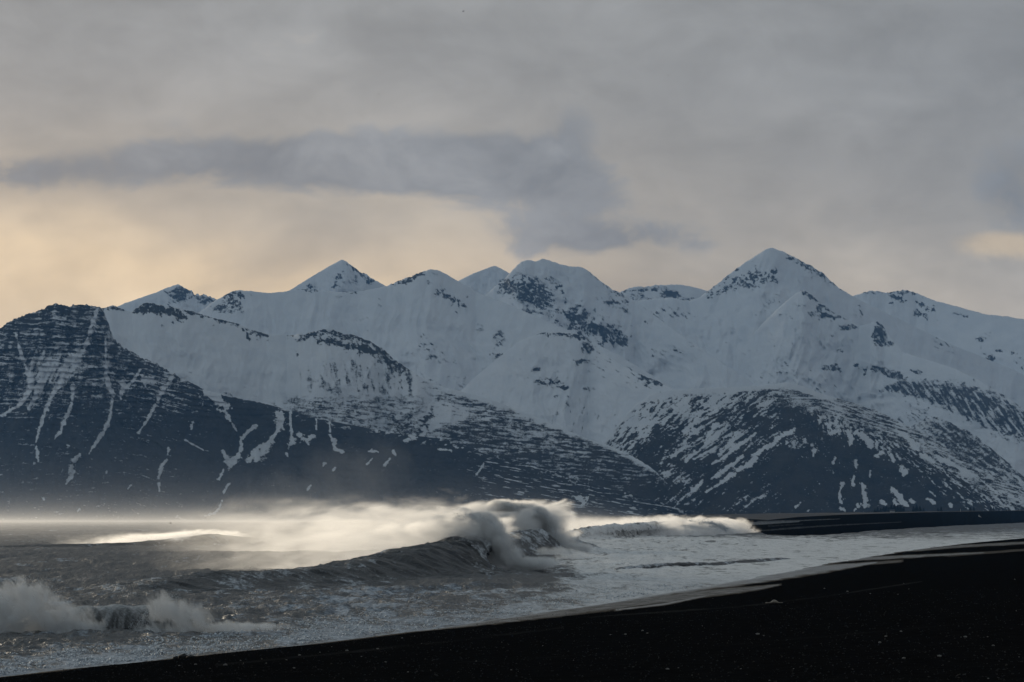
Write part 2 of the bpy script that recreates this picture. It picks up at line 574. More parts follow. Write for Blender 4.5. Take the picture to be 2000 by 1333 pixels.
def rock_right_spur(PX, PY, z, T, s):
    band = np.zeros(PX.shape)
    d = pdist(PX, PY, [(1725, 762, 6), (1760, 756, 16), (1800, 765, 24), (1850, 770, 34), (1900, 788, 44), (1960, 812, 46), (2030, 842, 40)], 80)
    di = fbm((PX * 0.6 + PY * 0.8) / 26.0, (PX * 0.8 - PY * 0.6) / 6.0, 4, 81, 0.6)
    band = (1 - sst(d + 0.5 * fbm(PX / 14.0, PY / 10.0, 3, 85), 0.3, 1.2)) * np.clip(0.62 + di * 1.25, 0, 1.0)
    r = rocks(PX, PY, [('l', [(1565, 568, 3), (1588, 580, 5), (1606, 600, 7), (1630, 612, 7), (1650, 622, 4)], 0.7), ('l', [(1580, 615, 4), (1610, 614, 6), (1635, 620, 4)], 0.85),
                       ('e', 1655, 640, 26, 9, 0.6), ('e', 1718, 655, 17, 26, 0.86), ('l', [(1712, 630, 3), (1730, 640, 4)], 0.8), ('e', 1735, 672, 14, 8, 0.6),
                       ('e', 1628, 652, 7, 10, 0.5, 0.5), ('e', 1640, 686, 14, 5, 0.5), ('l', [(1606, 722, 4), (1620, 716, 5), (1634, 716, 4), (1642, 730, 3)], 0.8),
                       ('e', 1672, 714, 8, 5, 0.7), ('l', [(1684, 722, 4), (1715, 722, 5), (1735, 728, 6), (1760, 736, 5)], 0.85), ('e', 1690, 732, 10, 4, 0.6),
                       ('l', [(1778, 722, 2), (1795, 728, 4)], 0.7), ('e', 1560, 595, 24, 10, 0.28)], 8)
    d1 = fbm((PX * 0.8 + PY * 0.6) / 26.0, (PX * -0.6 + PY * 0.8) / 4.5, 3, 83, 0.6)
    low = sst(d1, 0.18, 0.5) * sst(PY - 0.45 * (PX - 1700), 720, 800) * 0.4
    return 0.08 + np.maximum.reduce([r, band, low])


def rock_bench(PX, PY, z, T, s):
    d1 = fbm((PX * 0.8 + PY * 0.6) / 24.0, (PX * -0.6 + PY * 0.8) / 6.0, 4, 91, 0.6)
    lv = 0.30 + 0.35 * ell(PX, PY, 1900, 880, 130, 50, 0.6) + 0.3 * sst(PY - 0.7 * (PX - 1800), 900, 960)
    return np.clip(lv + d1 * 0.75, 0, 1)


def rock_mound(PX, PY, z, T, s):
    """Bowl, cliff-topped mound and the striped moor ridge that runs down to the right."""
    r = rocks(PX, PY, [('l', [(268, 606, 7), (285, 598, 11), (310, 603, 9), (345, 613, 7)], 1.05), ('l', [(340, 612, 5), (350, 618, 8), (356, 622, 4)], 1.05),
                       ('l', [(360, 607, 3), (395, 616, 3), (430, 625, 3.5), (466, 633, 3)], 0.9), ('l', [(478, 646, 4), (500, 650, 6), (520, 656, 4)], 0.75),
                       ('l', [(552, 652, 3), (572, 654, 3)], 0.8), ('l', [(200, 604, 4), (218, 598, 5), (240, 606, 3)], 0.85), ('e', 318, 637, 5, 4, 0.8), ('e', 418, 636, 4, 3, 0.9),
                       ('l', [(482, 645, 2), (484, 660, 2), (488, 664, 2)], 0.8),
                       ('l', [(585, 662, 5), (610, 655, 6), (635, 648, 7), (660, 652, 6), (690, 660, 5), (720, 668, 5), (733, 674, 4)], 0.92),
                       ('l', [(622, 665, 4), (645, 670, 6), (668, 674, 6), (700, 679, 7), (730, 687, 6)], 1.1),
                       ('l', [(738, 684, 8), (750, 688, 8), (752, 698, 9)], 1.05), ('l', [(752, 700, 10), (770, 710, 9), (785, 722, 7)], 0.8),
                       ('l', [(585, 680, 3), (580, 690, 5)], 0.7)], 9)
    vs = fbm(PX / 13.0 - PY / 60.0, PY / 52.0, 4, 101, 0.6)
    fine = fbm(PX / 4.0, PY / 9.0, 3, 102, 0.6)
    zone = ell(PX, PY, 690, 738, 140, 64) * sst(PY, 688, 712) * (1 - sst(PY, 770, 800))
    zone2 = ell(PX, PY, 770, 740, 70, 52, 0.6)
    fan = np.clip((0.22 + vs * 1.1 + fine * 0.4), 0, 0.60) * np.maximum(zone * 1.0, zone2 * 1.15)
    # level moor stripes on the bench and the long ridge
    st = fbm(PX / 34.0 + PY / 40.0, (PY - 0.10 * (PX - 800)) / 4.2, 4, 103, 0.62)
    bench = np.clip(0.42 + st * 0.75, 0, 0.72) * sst(PX, 520, 580) * sst(PY, 762, 786) * (1 - sst(PX, 800, 870)) * 0.95
    rid = sst(PX, 780, 900) * sst(PY - np.interp(PX, [770, 870, 1000, 1100, 1190, 1290, 1340], [700, 758, 796, 836, 870, 922, 985]), -2, 14)
    depth = PY - np.interp(PX, [770, 870, 1000, 1100, 1190, 1290, 1340], [700, 758, 796, 836, 870, 922, 985])
    big = fbm(PX / 60.0, PY / 16.0, 3, 105, 0.6)
    lev = 0.50 + 0.16 * sst(depth, 30, 90) + 0.22 * sst(PX, 1050, 1250)
    ridge = rid * np.clip(lev + st * 0.85 + big * 0.35 - 0.5 * ell(PX, PY, 850, 812, 90, 26), 0, 1.05)
    bowl = sst(fbm((PX + PY * 0.5) / 26.0, (PY - PX * 0.35) / 5.0, 3, 107, 0.6), 0.18, 0.5) * sst(PY, 640, 760) * (1 - sst(PX, 540, 600)) * 0.36
    holes = rocks(PX, PY, [('l', [(765, 815, 5), (780, 838, 7)], 0.7), ('l', [(805, 805, 6), (795, 835, 12)], 0.6), ('l', [(845, 808, 6), (818, 842, 8)], 0.9)], 10)
    bl = np.interp(PX, [200, 345, 380, 440, 500, 540, 600, 680, 750, 850], [620, 735, 752, 775, 785, 795, 815, 828, 843, 856])
    edge = sst(st + fine * 0.4, 0.0, 0.4) * sst(PY, bl - 26, bl - 2) * 0.45 * sst(PX, 330, 420)
    return 0.07 + np.maximum.reduce([r, fan, bench, ridge, bowl, holes, edge])


CHUTES_A = [
    [(190, 606, 3), (175, 650, 5), (165, 680, 5), (150, 710, 8), (130, 735, 8), (112, 755, 7), (98, 780, 5), (86, 810, 4), (76, 840, 3.2), (70, 864, 2)],
    [(71, 872, 2), (73, 888, 4), (74, 903, 2)], [(66, 905, 2), (67, 908, 2)],
    [(206, 660, 2), (207, 720, 3), (211, 748, 6), (220, 768, 4), (218, 795, 3.2), (213, 822, 3.4), (205, 840, 4), (190, 862, 4), (174, 886, 2)],
    [(155, 888, 3), (144, 900, 6), (138, 918, 5)], [(146, 920, 4), (137, 932, 4), (129, 947, 1.5)],
    [(30, 650, 2), (40, 690, 3.5), (52, 722, 5), (62, 745, 5)], [(62, 735, 6), (58, 765, 7), (40, 790, 5), (22, 800, 3), (4, 812, 3)],
    [(143, 752, 5), (140, 790, 3), (130, 814, 4), (118, 842, 3.5), (107, 858, 2)],
    [(335, 738, 5), (318, 762, 6), (304, 790, 3), (288, 820, 2.5), (270, 846, 2)],
    [(326, 898, 2), (314, 914, 5), (310, 934, 3)], [(311, 943, 2), (311, 960, 1.5)], [(329, 875, 2), (327, 888, 2)],
    [(405, 765, 14), (425, 775, 13), (438, 795, 8), (446, 815, 4), (462, 842, 1.5)],
    [(500, 832, 5), (482, 846, 3), (471, 860, 4), (470, 880, 4), (464, 893, 8), (450, 905, 9), (442, 893, 6), (438, 884, 4)],
    [(437, 917, 3), (428, 936, 3.5)], [(447, 946, 3), (437, 962, 2)], [(434, 978, 2), (428, 994, 3), (418, 1003, 2.5), (400, 1008, 1.5)],
    [(547, 812, 12), (550, 826, 9), (540, 845, 4), (520, 868, 4), (500, 878, 5), (488, 895, 7)], [(530, 862, 6), (512, 880, 10), (505, 895, 9), (500, 902, 4)],
    [(567, 800, 2), (568, 840, 3), (571, 860, 6), (563, 876, 3)], [(585, 850, 6), (600, 858, 6), (614, 852, 4)],
    [(618, 815, 1.5), (618, 840, 1.5)], [(643, 818, 1.5), (645, 845, 2)], [(645, 850, 3), (652, 862, 6), (655, 875, 4), (668, 884, 3)],
    [(275, 722, 3), (262, 740, 3), (240, 765, 3)], [(240, 748, 8), (238, 765, 6), (236, 780, 2)], [(285, 742, 12), (300, 745, 8)],
    [(100, 700, 3), (80, 740, 7), (70, 770, 6), (55, 800, 2)], [(160, 690, 8), (140, 700, 10), (120, 730, 8)],
    [(375, 826, 5), (373, 838, 3)], [(362, 860, 2), (380, 870, 1.6), (398, 880, 1.4)], [(130, 870, 2), (137, 872, 2)],
    [(150, 1000, 2), (155, 996, 2)], [(85, 974, 2), (86, 975, 2)], [(250, 955, 1.5), (256, 948, 1.5)], [(207, 925, 1.6), (210, 918, 1.4)],
    [(728, 895, 1.5), (716, 908, 2.2)], [(762, 896, 2), (752, 908, 4)],
    [(720, 882, 2.5), (740, 882, 2.5)], [(768, 882, 4), (772, 888, 2)], [(855, 878, 2.5), (880, 880, 3)], [(803, 850, 6), (808, 856, 5)], [(790, 862, 4), (798, 858, 4)],
    [(945, 905, 2), (938, 918, 2), (928, 930, 1.6)], [(655, 914, 2), (650, 920, 2)], [(635, 905, 3.5), (632, 910, 2)], [(607, 948, 2), (600, 958, 1.6)], [(560, 886, 4), (562, 892, 2)],
    [(1122, 970, 4), (1140, 980, 9), (1148, 972, 4)], [(980, 828, 7), (990, 845, 5), (1010, 868, 8)], [(1130, 860, 6), (1130, 880, 4)],
]


def rock_cliff(PX, PY, z, T, s):
    rib = ridged(PX / 34.0 + 0.3 * pn(PX / 50.0, PY / 50.0, 116), PY / 160.0, 3, 114)
    wv = 6.0 * fbm(PX / 90.0, PY / 90.0, 2, 111) + 2.0 * rib + 0.20 * (PX - 230) * sst(PX, 200, 330)
    stripe = fbm(PX / 75.0, (PY - wv) / 4.6, 3, 113, 0.7) + 0.6 * fbm(PX / 24.0, (PY - wv) / 3.2, 2, 118, 0.6)
    vert = fbm((PX + 0.25 * (PY - 700)) / 11.0, PY / 70.0, 3, 131, 0.6)
    brk = fbm(PX / 16.0, PY / 7.0, 4, 112, 0.65)
    edge = np.interp(PX, [0, 180, 345, 440, 540, 680, 800, 900, 1000, 1120, 1280, 1340], [640, 600, 735, 775, 795, 828, 850, 868, 895, 935, 975, 995])
    dep = PY - edge
    alt = sst(PY, 760, 860)
    bias = 0.24 - 0.40 * alt - 0.40 * sst(PX, 330, 460) - 0.14 * sst(PX, 520, 700)
    snowy = bias + 0.85 * stripe + 0.40 * vert + 0.35 * brk
    patch = fbm(PX / 18.0, PY / 9.0, 4, 115, 0.6)
    low = sst(patch, 0.46, 0.75) * 0.7 * (1 - sst(PY, 880, 950)) * (1 - 0.6 * sst(PX, 500, 700))
    snow = np.maximum(np.clip(snowy, 0, 0.85), low)
    st = fbm(PX / 36.0, (PY - 0.16 * (PX - 900)) / 4.0, 4, 117, 0.62)
    band = sst(PX, 860, 980) * sst(st, 0.05, 0.38) * 0.85 * (1 - sst(dep, 40, 100) * 0.45)
    top = sst(patch, 0.0, 0.35) * sst(PX, 500, 560) * (1 - sst(dep, 4, 20)) * 0.75
    tooth = sst(patch + 0.5 * stripe, -0.1, 0.4) * (1 - sst(dep, 3, 22)) * sst(PX, 195, 215) * (1 - sst(PX, 360, 440)) * 0.8
    snow = np.maximum.reduce([snow, band, top, tooth])
    fanz = ell(PX, PY, 86, 730, 62, 62)
    fs = fbm((PX + 0.45 * (PY - 700)) / 7.0, PY / 60.0, 3, 119)
    snow = np.maximum(snow, fanz * np.clip(0.5 + fs * 1.1, 0, 1))
    for i, c in enumerate(CHUTES_A):
        snow = np.maximum(snow, line_mask(PX, PY, [(q[0], q[1], q[2] * 0.66) for q in c], 0.55, i, 0.6))
    return 0.98 - snow * 1.0


STREAKS_M = [
    [(1477, 846, 2.5), (1440, 872, 5), (1412, 895, 3), (1390, 907, 2)], [(1366, 812, 3), (1345, 838, 6), (1338, 845, 4)], [(1376, 832, 4), (1350, 850, 5), (1335, 866, 3)],
    [(1402, 828, 4), (1385, 848, 6), (1378, 858, 2)], [(1425, 828, 3), (1400, 850, 5), (1378, 866, 3)], [(1440, 855, 2), (1420, 870, 4), (1410, 878, 2)],
    [(1450, 892, 3), (1420, 915, 5), (1388, 936, 2)], [(1482, 888, 5), (1468, 903, 6), (1450, 915, 4)], [(1448, 915, 4), (1430, 928, 6), (1405, 946, 3), (1378, 962, 2)],
    [(1372, 938, 3), (1362, 950, 5), (1353, 956, 6)], [(1368, 880, 2), (1340, 897, 4)], [(1395, 875, 2), (1370, 890, 3), (1355, 897, 1.5)], [(1340, 870, 2), (1310, 895, 3)],
    [(1553, 838, 4), (1520, 858, 6), (1500, 876, 4)], [(1500, 870, 3), (1470, 890, 4)],
    [(1684, 944, 3), (1688, 965, 5), (1692, 986, 6)], [(1645, 946, 3), (1640, 962, 2.5), (1640, 975, 3), (1645, 984, 4)], [(1742, 955, 4), (1755, 968, 6), (1764, 982, 7), (1772, 989, 4)],
    [(1748, 978, 5), (1750, 984, 4)], [(1778, 978, 3), (1786, 983, 3)], [(1812, 975, 4), (1825, 982, 4)], [(1722, 980, 3), (1730, 986, 2.5)], [(1760, 915, 6), (1766, 924, 6)],
    [(1674, 842, 6), (1685, 852, 7), (1698, 860, 7), (1702, 873, 5)], [(1655, 842, 4), (1664, 858, 5), (1660, 870, 3)], [(1622, 845, 7), (1640, 842, 4)],
    [(1764, 848, 5), (1782, 866, 7), (1800, 888, 6), (1822, 902, 4)], [(1672, 900, 3), (1672, 914, 3)], [(1668, 930, 3), (1665, 948, 3.5)], [(1700, 920, 2), (1699, 932, 2)],
    [(1712, 890, 5), (1722, 884, 4)], [(1740, 888, 3), (1746, 902, 3)], [(1553, 992, 2.5), (1563, 983, 3)], [(1674, 985, 3), (1676, 990, 4), (1668, 997, 2)], [(1642, 993, 2.5), (1651, 997, 2.5)],
    [(1880, 935, 2), (1895, 945, 2)], [(1895, 925, 2), (1910, 938, 2.5)], [(1922, 943, 2.5), (1950, 965, 3)], [(1958, 962, 3), (1995, 982, 4)], [(1578, 1000, 2), (1580, 997, 2)],
    [(1593, 878, 5), (1588, 890, 3)], [(1632, 893, 2), (1628, 903, 3)], [(1855, 985, 4), (1858, 990, 3)], [(1850, 900, 3), (1890, 925, 5)], [(1832, 893, 4), (1855, 906, 5)],
]


def rock_dome(PX, PY, z, T, s):
    def ori(ang, la, lb, seed):
        c, sn = math.cos(ang), math.sin(ang)
        wob = 5.0 * fbm(PX / 45.0, PY / 45.0, 2, seed)
        return fbm((PX * c + PY * sn) / la, (PY * c - PX * sn + wob) / lb, 4, seed, 0.62)
    wl = 1 - sst(PX, 1480, 1640)
    wr = sst(PX, 1660, 1790)
    wc = 1 - np.maximum(wl, wr)
    steep = sst(PX, 1200, 1420)
    n1 = wl * (ori(math.radians(-48), 34, 8, 121) * (1 - steep) + ori(math.radians(-33), 42, 8, 126) * steep) + wr * ori(math.radians(42), 40, 8, 127) + wc * ori(math.radians(80), 16, 8, 128)
    n2 = wl * ori(math.radians(-36), 18, 4.5, 122) + wr * ori(math.radians(38), 20, 4.5, 129) + wc * ori(math.radians(70), 9, 5, 130)
    crest = np.interp(PX, [1180, 1210, 1240, 1270, 1310, 1430, 1540, 1600, 1660, 1707, 1750, 1800, 1850, 1900, 2000], [862, 820, 790, 770, 763, 757, 748, 768, 785, 800, 820, 845, 875, 910, 955])
    dep = PY - crest
    lev = 0.34 - 0.26 * sst(dep, 10, 110) - 0.10 * sst(dep, 110, 200)
    lev = lev + 0.10 * (1 - sst(PX, 1400, 1560)) - 0.16 * sst(PX, 1560, 1640) * sst(dep, 60, 120)
    n5 = fbm(PX / 5.0, PY / 4.0, 3, 133, 0.7)
    n6 = fbm(PX / 70.0, PY / 50.0, 2, 134)
    snow = sst(n1 * 0.62 + n2 * 0.45 + n5 * 0.30 + n6 * 0.35 + lev, 0.12, 0.58) * 0.95
    hz = fbm(PX / 40.0, (PY - 0.3 * (PX - 1600) * sst(PX, 1560, 1660)) / 3.6, 4, 123, 0.6)
    topz = (1 - sst(dep, 22, 62)) * sst(PX, 1440, 1560)
    snow = snow * (1 - topz) + topz * np.clip(0.46 + hz * 0.8, 0, 1)
    capz = (1 - sst(dep, 5, 16)) * (1 - sst(PX, 1600, 1700))
    snow = np.maximum(snow, capz * 0.85)
    rz = sst(PX, 1740, 1800) * sst(fbm((PX * 0.8 + PY * 0.6) / 40.0, (PX * -0.6 + PY * 0.8) / 5.0, 3, 125, 0.6), 0.05, 0.4) * (1 - sst(dep, 20, 70)) * 0.7
    snow = np.maximum(snow, rz)
    left = (1 - sst(PX, 1170, 1260)) * 0.5
    snow = np.maximum(snow, np.clip(left + n2 * 0.7, 0, 0.8) * (1 - sst(PX, 1180, 1290)) * (1 - sst(PY, 860, 930)))
    for i, c in enumerate(STREAKS_M):
        snow = np.maximum(snow, line_mask(PX, PY, [(q[0], q[1], q[2] * 0.70) for q in c], 0.55, 50 + i, 0.6))
    return 0.97 - snow


mountain('far_peaks', 'distant white pyramid peaks rising behind the snowy ridge',
         [(150, 660, 13000), (205, 610, 13000, .3), (240, 594, 13000, .3), (300, 573, 13000, .3), (335, 559, 13000, .4), (347, 556, 13000, .6), (357, 561, 13000, 1.5), (375, 569, 13000, 2),
          (379, 579, 13000, 2), (395, 575, 13000, 2.4), (420, 584, 13000, 2), (440, 600, 13000), (520, 604, 13400, .3), (560, 571, 13400, .3), (600, 546, 13400, .2), (640, 522, 13400, .15), (668, 507, 13400, .2), (675, 510, 13400, .4),
          (692, 523, 13400, .8), (712, 536, 13400, 1.2), (730, 546, 13400, .8), (755, 560, 13400, .5), (800, 590, 13400), (860, 575, 13800, .3), (895, 549, 13800, .2), (930, 532, 13800, .25), (966, 519, 13800, .2), (990, 531, 13800, .3), (1020, 548, 13800), (1080, 590, 13800)],
         rock_far, M_ALPINE, run=1.7, rows=90, seed=1, wmin=0.6, gully=0.17, glen=120, back=0.8)
mountain('back_ridge', 'low snowy back ridge in the gap between two higher peaks',
         [(1150, 600, 13600), (1205, 574, 13600, .6), (1230, 562, 13600, 1), (1262, 560, 13600, 1), (1300, 556, 13600, .6), (1325, 556, 13600, .4), (1350, 560, 13600, .3), (1380, 568, 13600, .3), (1440, 600, 13600)],
         rock_backridge, M_ALPINE, run=1.8, rows=70, seed=2, wmin=0.65, gully=0.07, glen=160)
mountain('right_shoulder', 'broad snow shoulder sloping down to the right of the highest peak',
         [(1600, 620, 13800), (1655, 583, 13800, .4), (1690, 570, 13800, 1), (1708, 568, 13800, 1), (1730, 572, 13800, .6), (1752, 569, 13800, 1), (1772, 566, 13800, 1.2), (1790, 573, 13800, .7), (1830, 589, 13700, .5), (1870, 599, 13600, .5), (1900, 608, 13500, .5), (1925, 614, 13400, .8), (1960, 618, 13300, .5), (2000, 624, 13200, .5), (2070, 640, 13000)],
         rock_far_right, M_ALPINE, run=2.2, rows=130, seed=3, wmin=0.3, gully=0.10, glen=170)
mountain('central_peak', 'broken rocky white peak in the middle of the range',
         [(900, 620, 12300), (945, 580, 12300, .6), (985, 545, 12300, .8), (1005, 524, 12300, .7), (1018, 511, 12300, .5), (1030, 508, 12300, .4), (1048, 511, 12300, .4), (1062, 505, 12300, .5), (1078, 511, 12300, .5), (1095, 517, 12300, .5),
          (1118, 521, 12300, .5), (1136, 522, 12300, .3), (1150, 530, 12300, .5), (1172, 549, 12300, .6), (1195, 565, 12300, .8), (1215, 573, 12300, .8), (1240, 588, 12300, .8), (1280, 618, 12200, .4), (1340, 660, 12000, .3), (1420, 716, 11800), (1500, 765, 11700), (1600, 830, 11600)],
         rock_central, M_ALPINE, run=2.3, rows=170, seed=4, wmin=0.22, gully=0.19, glen=130)
mountain('highest_peak', 'tall triangular snow peak right of centre above the white bowl',
         [(1180, 640, 12900), (1240, 590, 12900, .8), (1275, 585, 12900, .6), (1310, 582, 12900, .7), (1345, 588, 12900, .6), (1366, 582, 12900, .7), (1385, 567, 12900, .8), (1400, 555, 12900, .8), (1422, 538, 12900, .7), (1450, 517, 12900, .5), (1480, 497, 12900, .4), (1496, 487, 12900, .3), (1508, 484, 12900, .3), (1525, 490, 12900, .4),
          (1550, 502, 12900, .5), (1575, 515, 12900, .9), (1590, 522, 12900, 1), (1612, 537, 12900, 1.2), (1622, 547, 12900, 1.2), (1640, 563, 12900, .8), (1668, 580, 12900, .4), (1700, 597, 12900, .3), (1760, 625, 12900, .3), (1850, 670, 12900, .3), (2070, 760, 12900)],
         rock_right_peak, M_ALPINE, run=2.4, step=2.1, rows=150, seed=5, wmin=0.2, gully=0.16, glen=150)
mountain('main_ridge', 'smooth snowy ridge with a rounded top left of the central peak',
         [(330, 660, 11200), (395, 606, 11200, .6), (420, 588, 11200, .6), (440, 576, 11200, .6), (456, 568, 11200, .5), (470, 567, 11200, .5), (500, 570, 11200, .4), (530, 573, 11200, .4), (560, 569, 11200, .5), (580, 565, 11200, .5), (620, 567, 11200, .5), (660, 571, 11200, .4), (700, 570, 11200, .3),
          (735, 564, 11200, .3), (755, 559, 11200, .4), (770, 552, 11200, 1.2), (790, 546, 11200, 1.4), (806, 538, 11200, 1.4), (822, 531, 11200, .9), (840, 526, 11200, .4), (856, 528, 11200, .3), (872, 536, 11200, .3), (900, 553, 11200, .3), (930, 570, 11200, .3), (980, 590, 11100, .3), (1040, 615, 11000, .3), (1120, 650, 10900, .3), (1200, 690, 10800, .3), (1320, 760, 10700)],
         rock_main, M_ALPINE, run=2.6, step=2.0, rows=190, seed=6, wmin=0.12, gully=0.14, glen=150)
mountain('right_spur', 'snowy spur with dark rock bands under the highest peak',
         [(1440, 690, 12000), (1490, 632, 12000, .3), (1525, 598, 12000, .3), (1550, 577, 12000, .4), (1570, 566, 12000, .6), (1590, 580, 12000, .8), (1606, 596, 12000, 1), (1630, 610, 12000, 1), (1655, 626, 12000, .6), (1680, 637, 12000, .4), (1700, 631, 11900, .4), (1714, 628, 11900, .6), (1726, 638, 11900, .8),
          (1740, 660, 11800, .6), (1765, 688, 11700, .3), (1810, 702, 11500, .3), (1870, 722, 11300, .5), (1930, 752, 11100, .6), (1980, 785, 11000, .7), (2070, 842, 10900)],
         rock_right_spur, M_ALPINE, run=2.3, rows=210, seed=7, wmin=0.05, gully=0.18, glen=110)
mountain('middle_spur', 'low snowy spur with scattered rocks between the two dark hills',
         [(860, 800, 10300), (930, 735, 10300, .2), (985, 690, 10300, .2), (1020, 664, 10300, .3), (1060, 650, 10300, .5), (1110, 651, 10300, .6), (1135, 654, 10300, .8), (1150, 662, 10300, 1), (1170, 682, 10200, .8), (1210, 710, 10100, .5), (1250, 731, 10000, .6), (1290, 748, 9900, .6), (1330, 766, 9800, .3), (1420, 800, 9700)],
         rock_spur, M_ALPINE, run=2.3, rows=170, seed=8, gully=0.11, glen=90)
mountain('right_bench', 'snow-streaked bench at the right edge behind the dark dome',
         [(1660, 900, 9700), (1740, 850, 9700, .5), (1790, 828, 9700, .7), (1812, 814, 9700, .8), (1832, 815, 9700, .8), (1870, 833, 9600, .7), (1905, 850, 9500, .6), (1950, 888, 9400, .5), (2000, 930, 9300, .5), (2070, 972, 9200)],
         rock_bench, M_MOOR, run=2.4, rows=90, seed=9, gully=0.08, glen=90)
mountain('cliff_topped_mound', 'snowy bowl and cliff-topped mound running down into a striped moor ridge',
         [(150, 640, 8900), (195, 602, 8900, 1), (220, 597, 8900, 1), (240, 604, 8900, .8), (258, 611, 8900, .5), (270, 600, 8900, 1), (285, 591, 8900, .8), (310, 595, 8900, .7), (345, 601, 8900, .7), (370, 607, 8900, .5), (420, 622, 8900, .5), (466, 633, 8900, .6), (490, 644, 8900, .5), (520, 653, 8900, .5), (560, 655, 8900, .4), (585, 654, 8800, .8),
          (612, 648, 8800, 1), (636, 643, 8800, 1.2), (650, 646, 8800, 1.2), (680, 652, 8800, 1), (718, 664, 8800, 1), (733, 674, 8800, 1), (750, 683, 8800, 1), (762, 697, 8750, .8), (785, 712, 8750, .6), (815, 733, 8700, .4), (845, 749, 8700, .3), (880, 760, 8650, .3), (920, 769, 8650, .3), (960, 781, 8600, .3), (1000, 796, 8600, .3),
          (1050, 815, 8550, .3), (1100, 838, 8500, .3), (1150, 858, 8450, .4), (1190, 871, 8400, .6), (1230, 888, 8350, .6), (1270, 912, 8300, .6), (1300, 940, 8250, .6), (1340, 985, 8200, .5), (1360, 1004, 8200)],
         rock_mound, M_MOOR, run=2.0, step=2.0, wmin=0.06, rows=205, seed=10, gully=0.08, glen=90)
mountain('dome_hill', 'dark domed hill on the right streaked with snow',
         [(1080, 975, 8500), (1130, 920, 8500, .4), (1180, 866, 8500, .5), (1210, 826, 8500, .6), (1240, 793, 8500, .6), (1270, 772, 8500, .5), (1310, 763, 8500, .5), (1370, 759, 8500, .5), (1430, 757, 8500, .4), (1500, 752, 8500, .4), (1540, 747, 8500, .4), (1570, 755, 8500, .3), (1600, 768, 8500, .3), (1660, 785, 8500, .3),
          (1707, 800, 8500, .3), (1750, 821, 8450, .3), (1800, 847, 8400, .3), (1850, 876, 8350, .3), (1900, 909, 8300, .3), (1950, 935, 8250, .3), (2000, 957, 8200, .3), (2070, 985, 8200)],
         rock_dome, M_MOOR, run=2.0, p=1.15, rows=205, step=1.8, seed=11, gully=0.06, glen=75)
mountain('cliff_mountain', 'dark layered cliff mountain at the left streaked with snow gullies',
         [(-70, 690, 7900), (-20, 655, 7900, 1), (0, 641, 7900, 1.2), (18, 629, 7900, 1.4), (40, 620, 7900, 1.4), (60, 611, 7900, 1.2), (85, 604, 7900, 1.3), (96, 597, 7900, 1.4), (120, 595, 7900, 1.5), (135, 599, 7900, 1.6), (150, 596, 7900, 1.5), (178, 598, 7900, 1.5), (196, 601, 7900, 1.2),
          (208, 622, 7900, 2.2), (216, 648, 7900, 2.4), (230, 670, 7900, 2.2), (260, 690, 7900, 2), (292, 704, 7900, 2), (320, 720, 7900, 1.8), (345, 735, 7900, 1.6), (380, 752, 7900, .6), (410, 765, 7900, .7), (440, 774, 7900, .6), (500, 785, 7900, .6), (540, 795, 7850, .6), (570, 803, 7850, .6), (620, 818, 7800, .6), (680, 829, 7800, .6),
          (750, 843, 7750, .5), (800, 850, 7700, .5), (850, 855, 7700, .5), (900, 868, 7650, .5), (1000, 897, 7600, .5), (1060, 917, 7550, .5), (1120, 937, 7550, .5), (1200, 957, 7500, .5), (1280, 978, 7450, .5), (1350, 1004, 7450)],
         rock_cliff, M_ROCK, run=1.5, p=1.2, rows=260, step=1.7, seed=12, gully=0.11, glen=85, terrace=7.0, tper=8.2)
#SEA#
# ------------------------------------------------------------------ ground behind the beach
def to_dist(py, z=0.0):
    return (CAM_H - z) / ((py - HZ) * K)


def pt(px, d):
    return ((px - 1000.0) * K * d, d)


def sand_material():
    m, t, out = new_mat('black_sand')
    oc = objco(t)
    film = attr(t, 'film')
    wet = attr(t, 'wet')
    drift = attr(t, 'drift')
    n1 = noise(t, oc, 3.0, 5, 0.65)
    n2 = noise(t, oc, 26.0, 3, 0.6)
    x, y, z = split(t, oc.s)
    n3 = noise(t, vec(t, x, y * 0.12, z), 2.2, 4, 0.6)
    dry = mixc(t, n1.sm(0.3, 0.7), (0.0050, 0.0053, 0.0058), (0.010, 0.0100, 0.0102))
    dry = mixc(t, n2.sm(0.68, 0.75), dry, (0.045, 0.043, 0.040))
    fm = (film + (n3 - 0.5) * 0.9 + (n2 - 0.5) * 0.5).sm(0.28, 0.95)
    n4 = noise(t, vec(t, x, y * 0.15, z), 0.5, 4, 0.65)
    dry = mixc(t, (drift + (n4 - 0.5) * 0.9 + (n2 - 0.5) * 0.8).sm(0.3, 0.9), dry, (0.040, 0.038, 0.036))
    c = mixc(t, fm, dry, (0.25, 0.26, 0.275))
    rough = (wet * -0.55 + 0.95)
    p = principled(t, c, rough, 0.5)
    sp = wet * 0.34
    t.links.new(sp.s, p.inputs['Specular IOR Level'])
    t.links.new(bump(t, n1 * 0.6 + n2 * 0.35, 0.8, 0.05), p.inputs['Normal'])
    t.links.new(p.outputs[0], out.inputs['Surface'])
    return m


def plain_material():
    m, t, out = new_mat('dark_plain')
    oc = objco(t)
    x, y, z = split(t, oc.s)
    n = noise(t, vec(t, x * 0.0015, y * 0.006, z * 0.3), 1.0, 4, 0.6)
    c = mixc(t, n.sm(0.35, 0.65), (0.009, 0.0085, 0.008), (0.020, 0.017, 0.014))
    p = principled(t, c, 0.95, 0.08)
    t.links.new(p.outputs[0], out.inputs['Surface'])
    return m


M_SAND = sand_material()
M_PLAIN = plain_material()

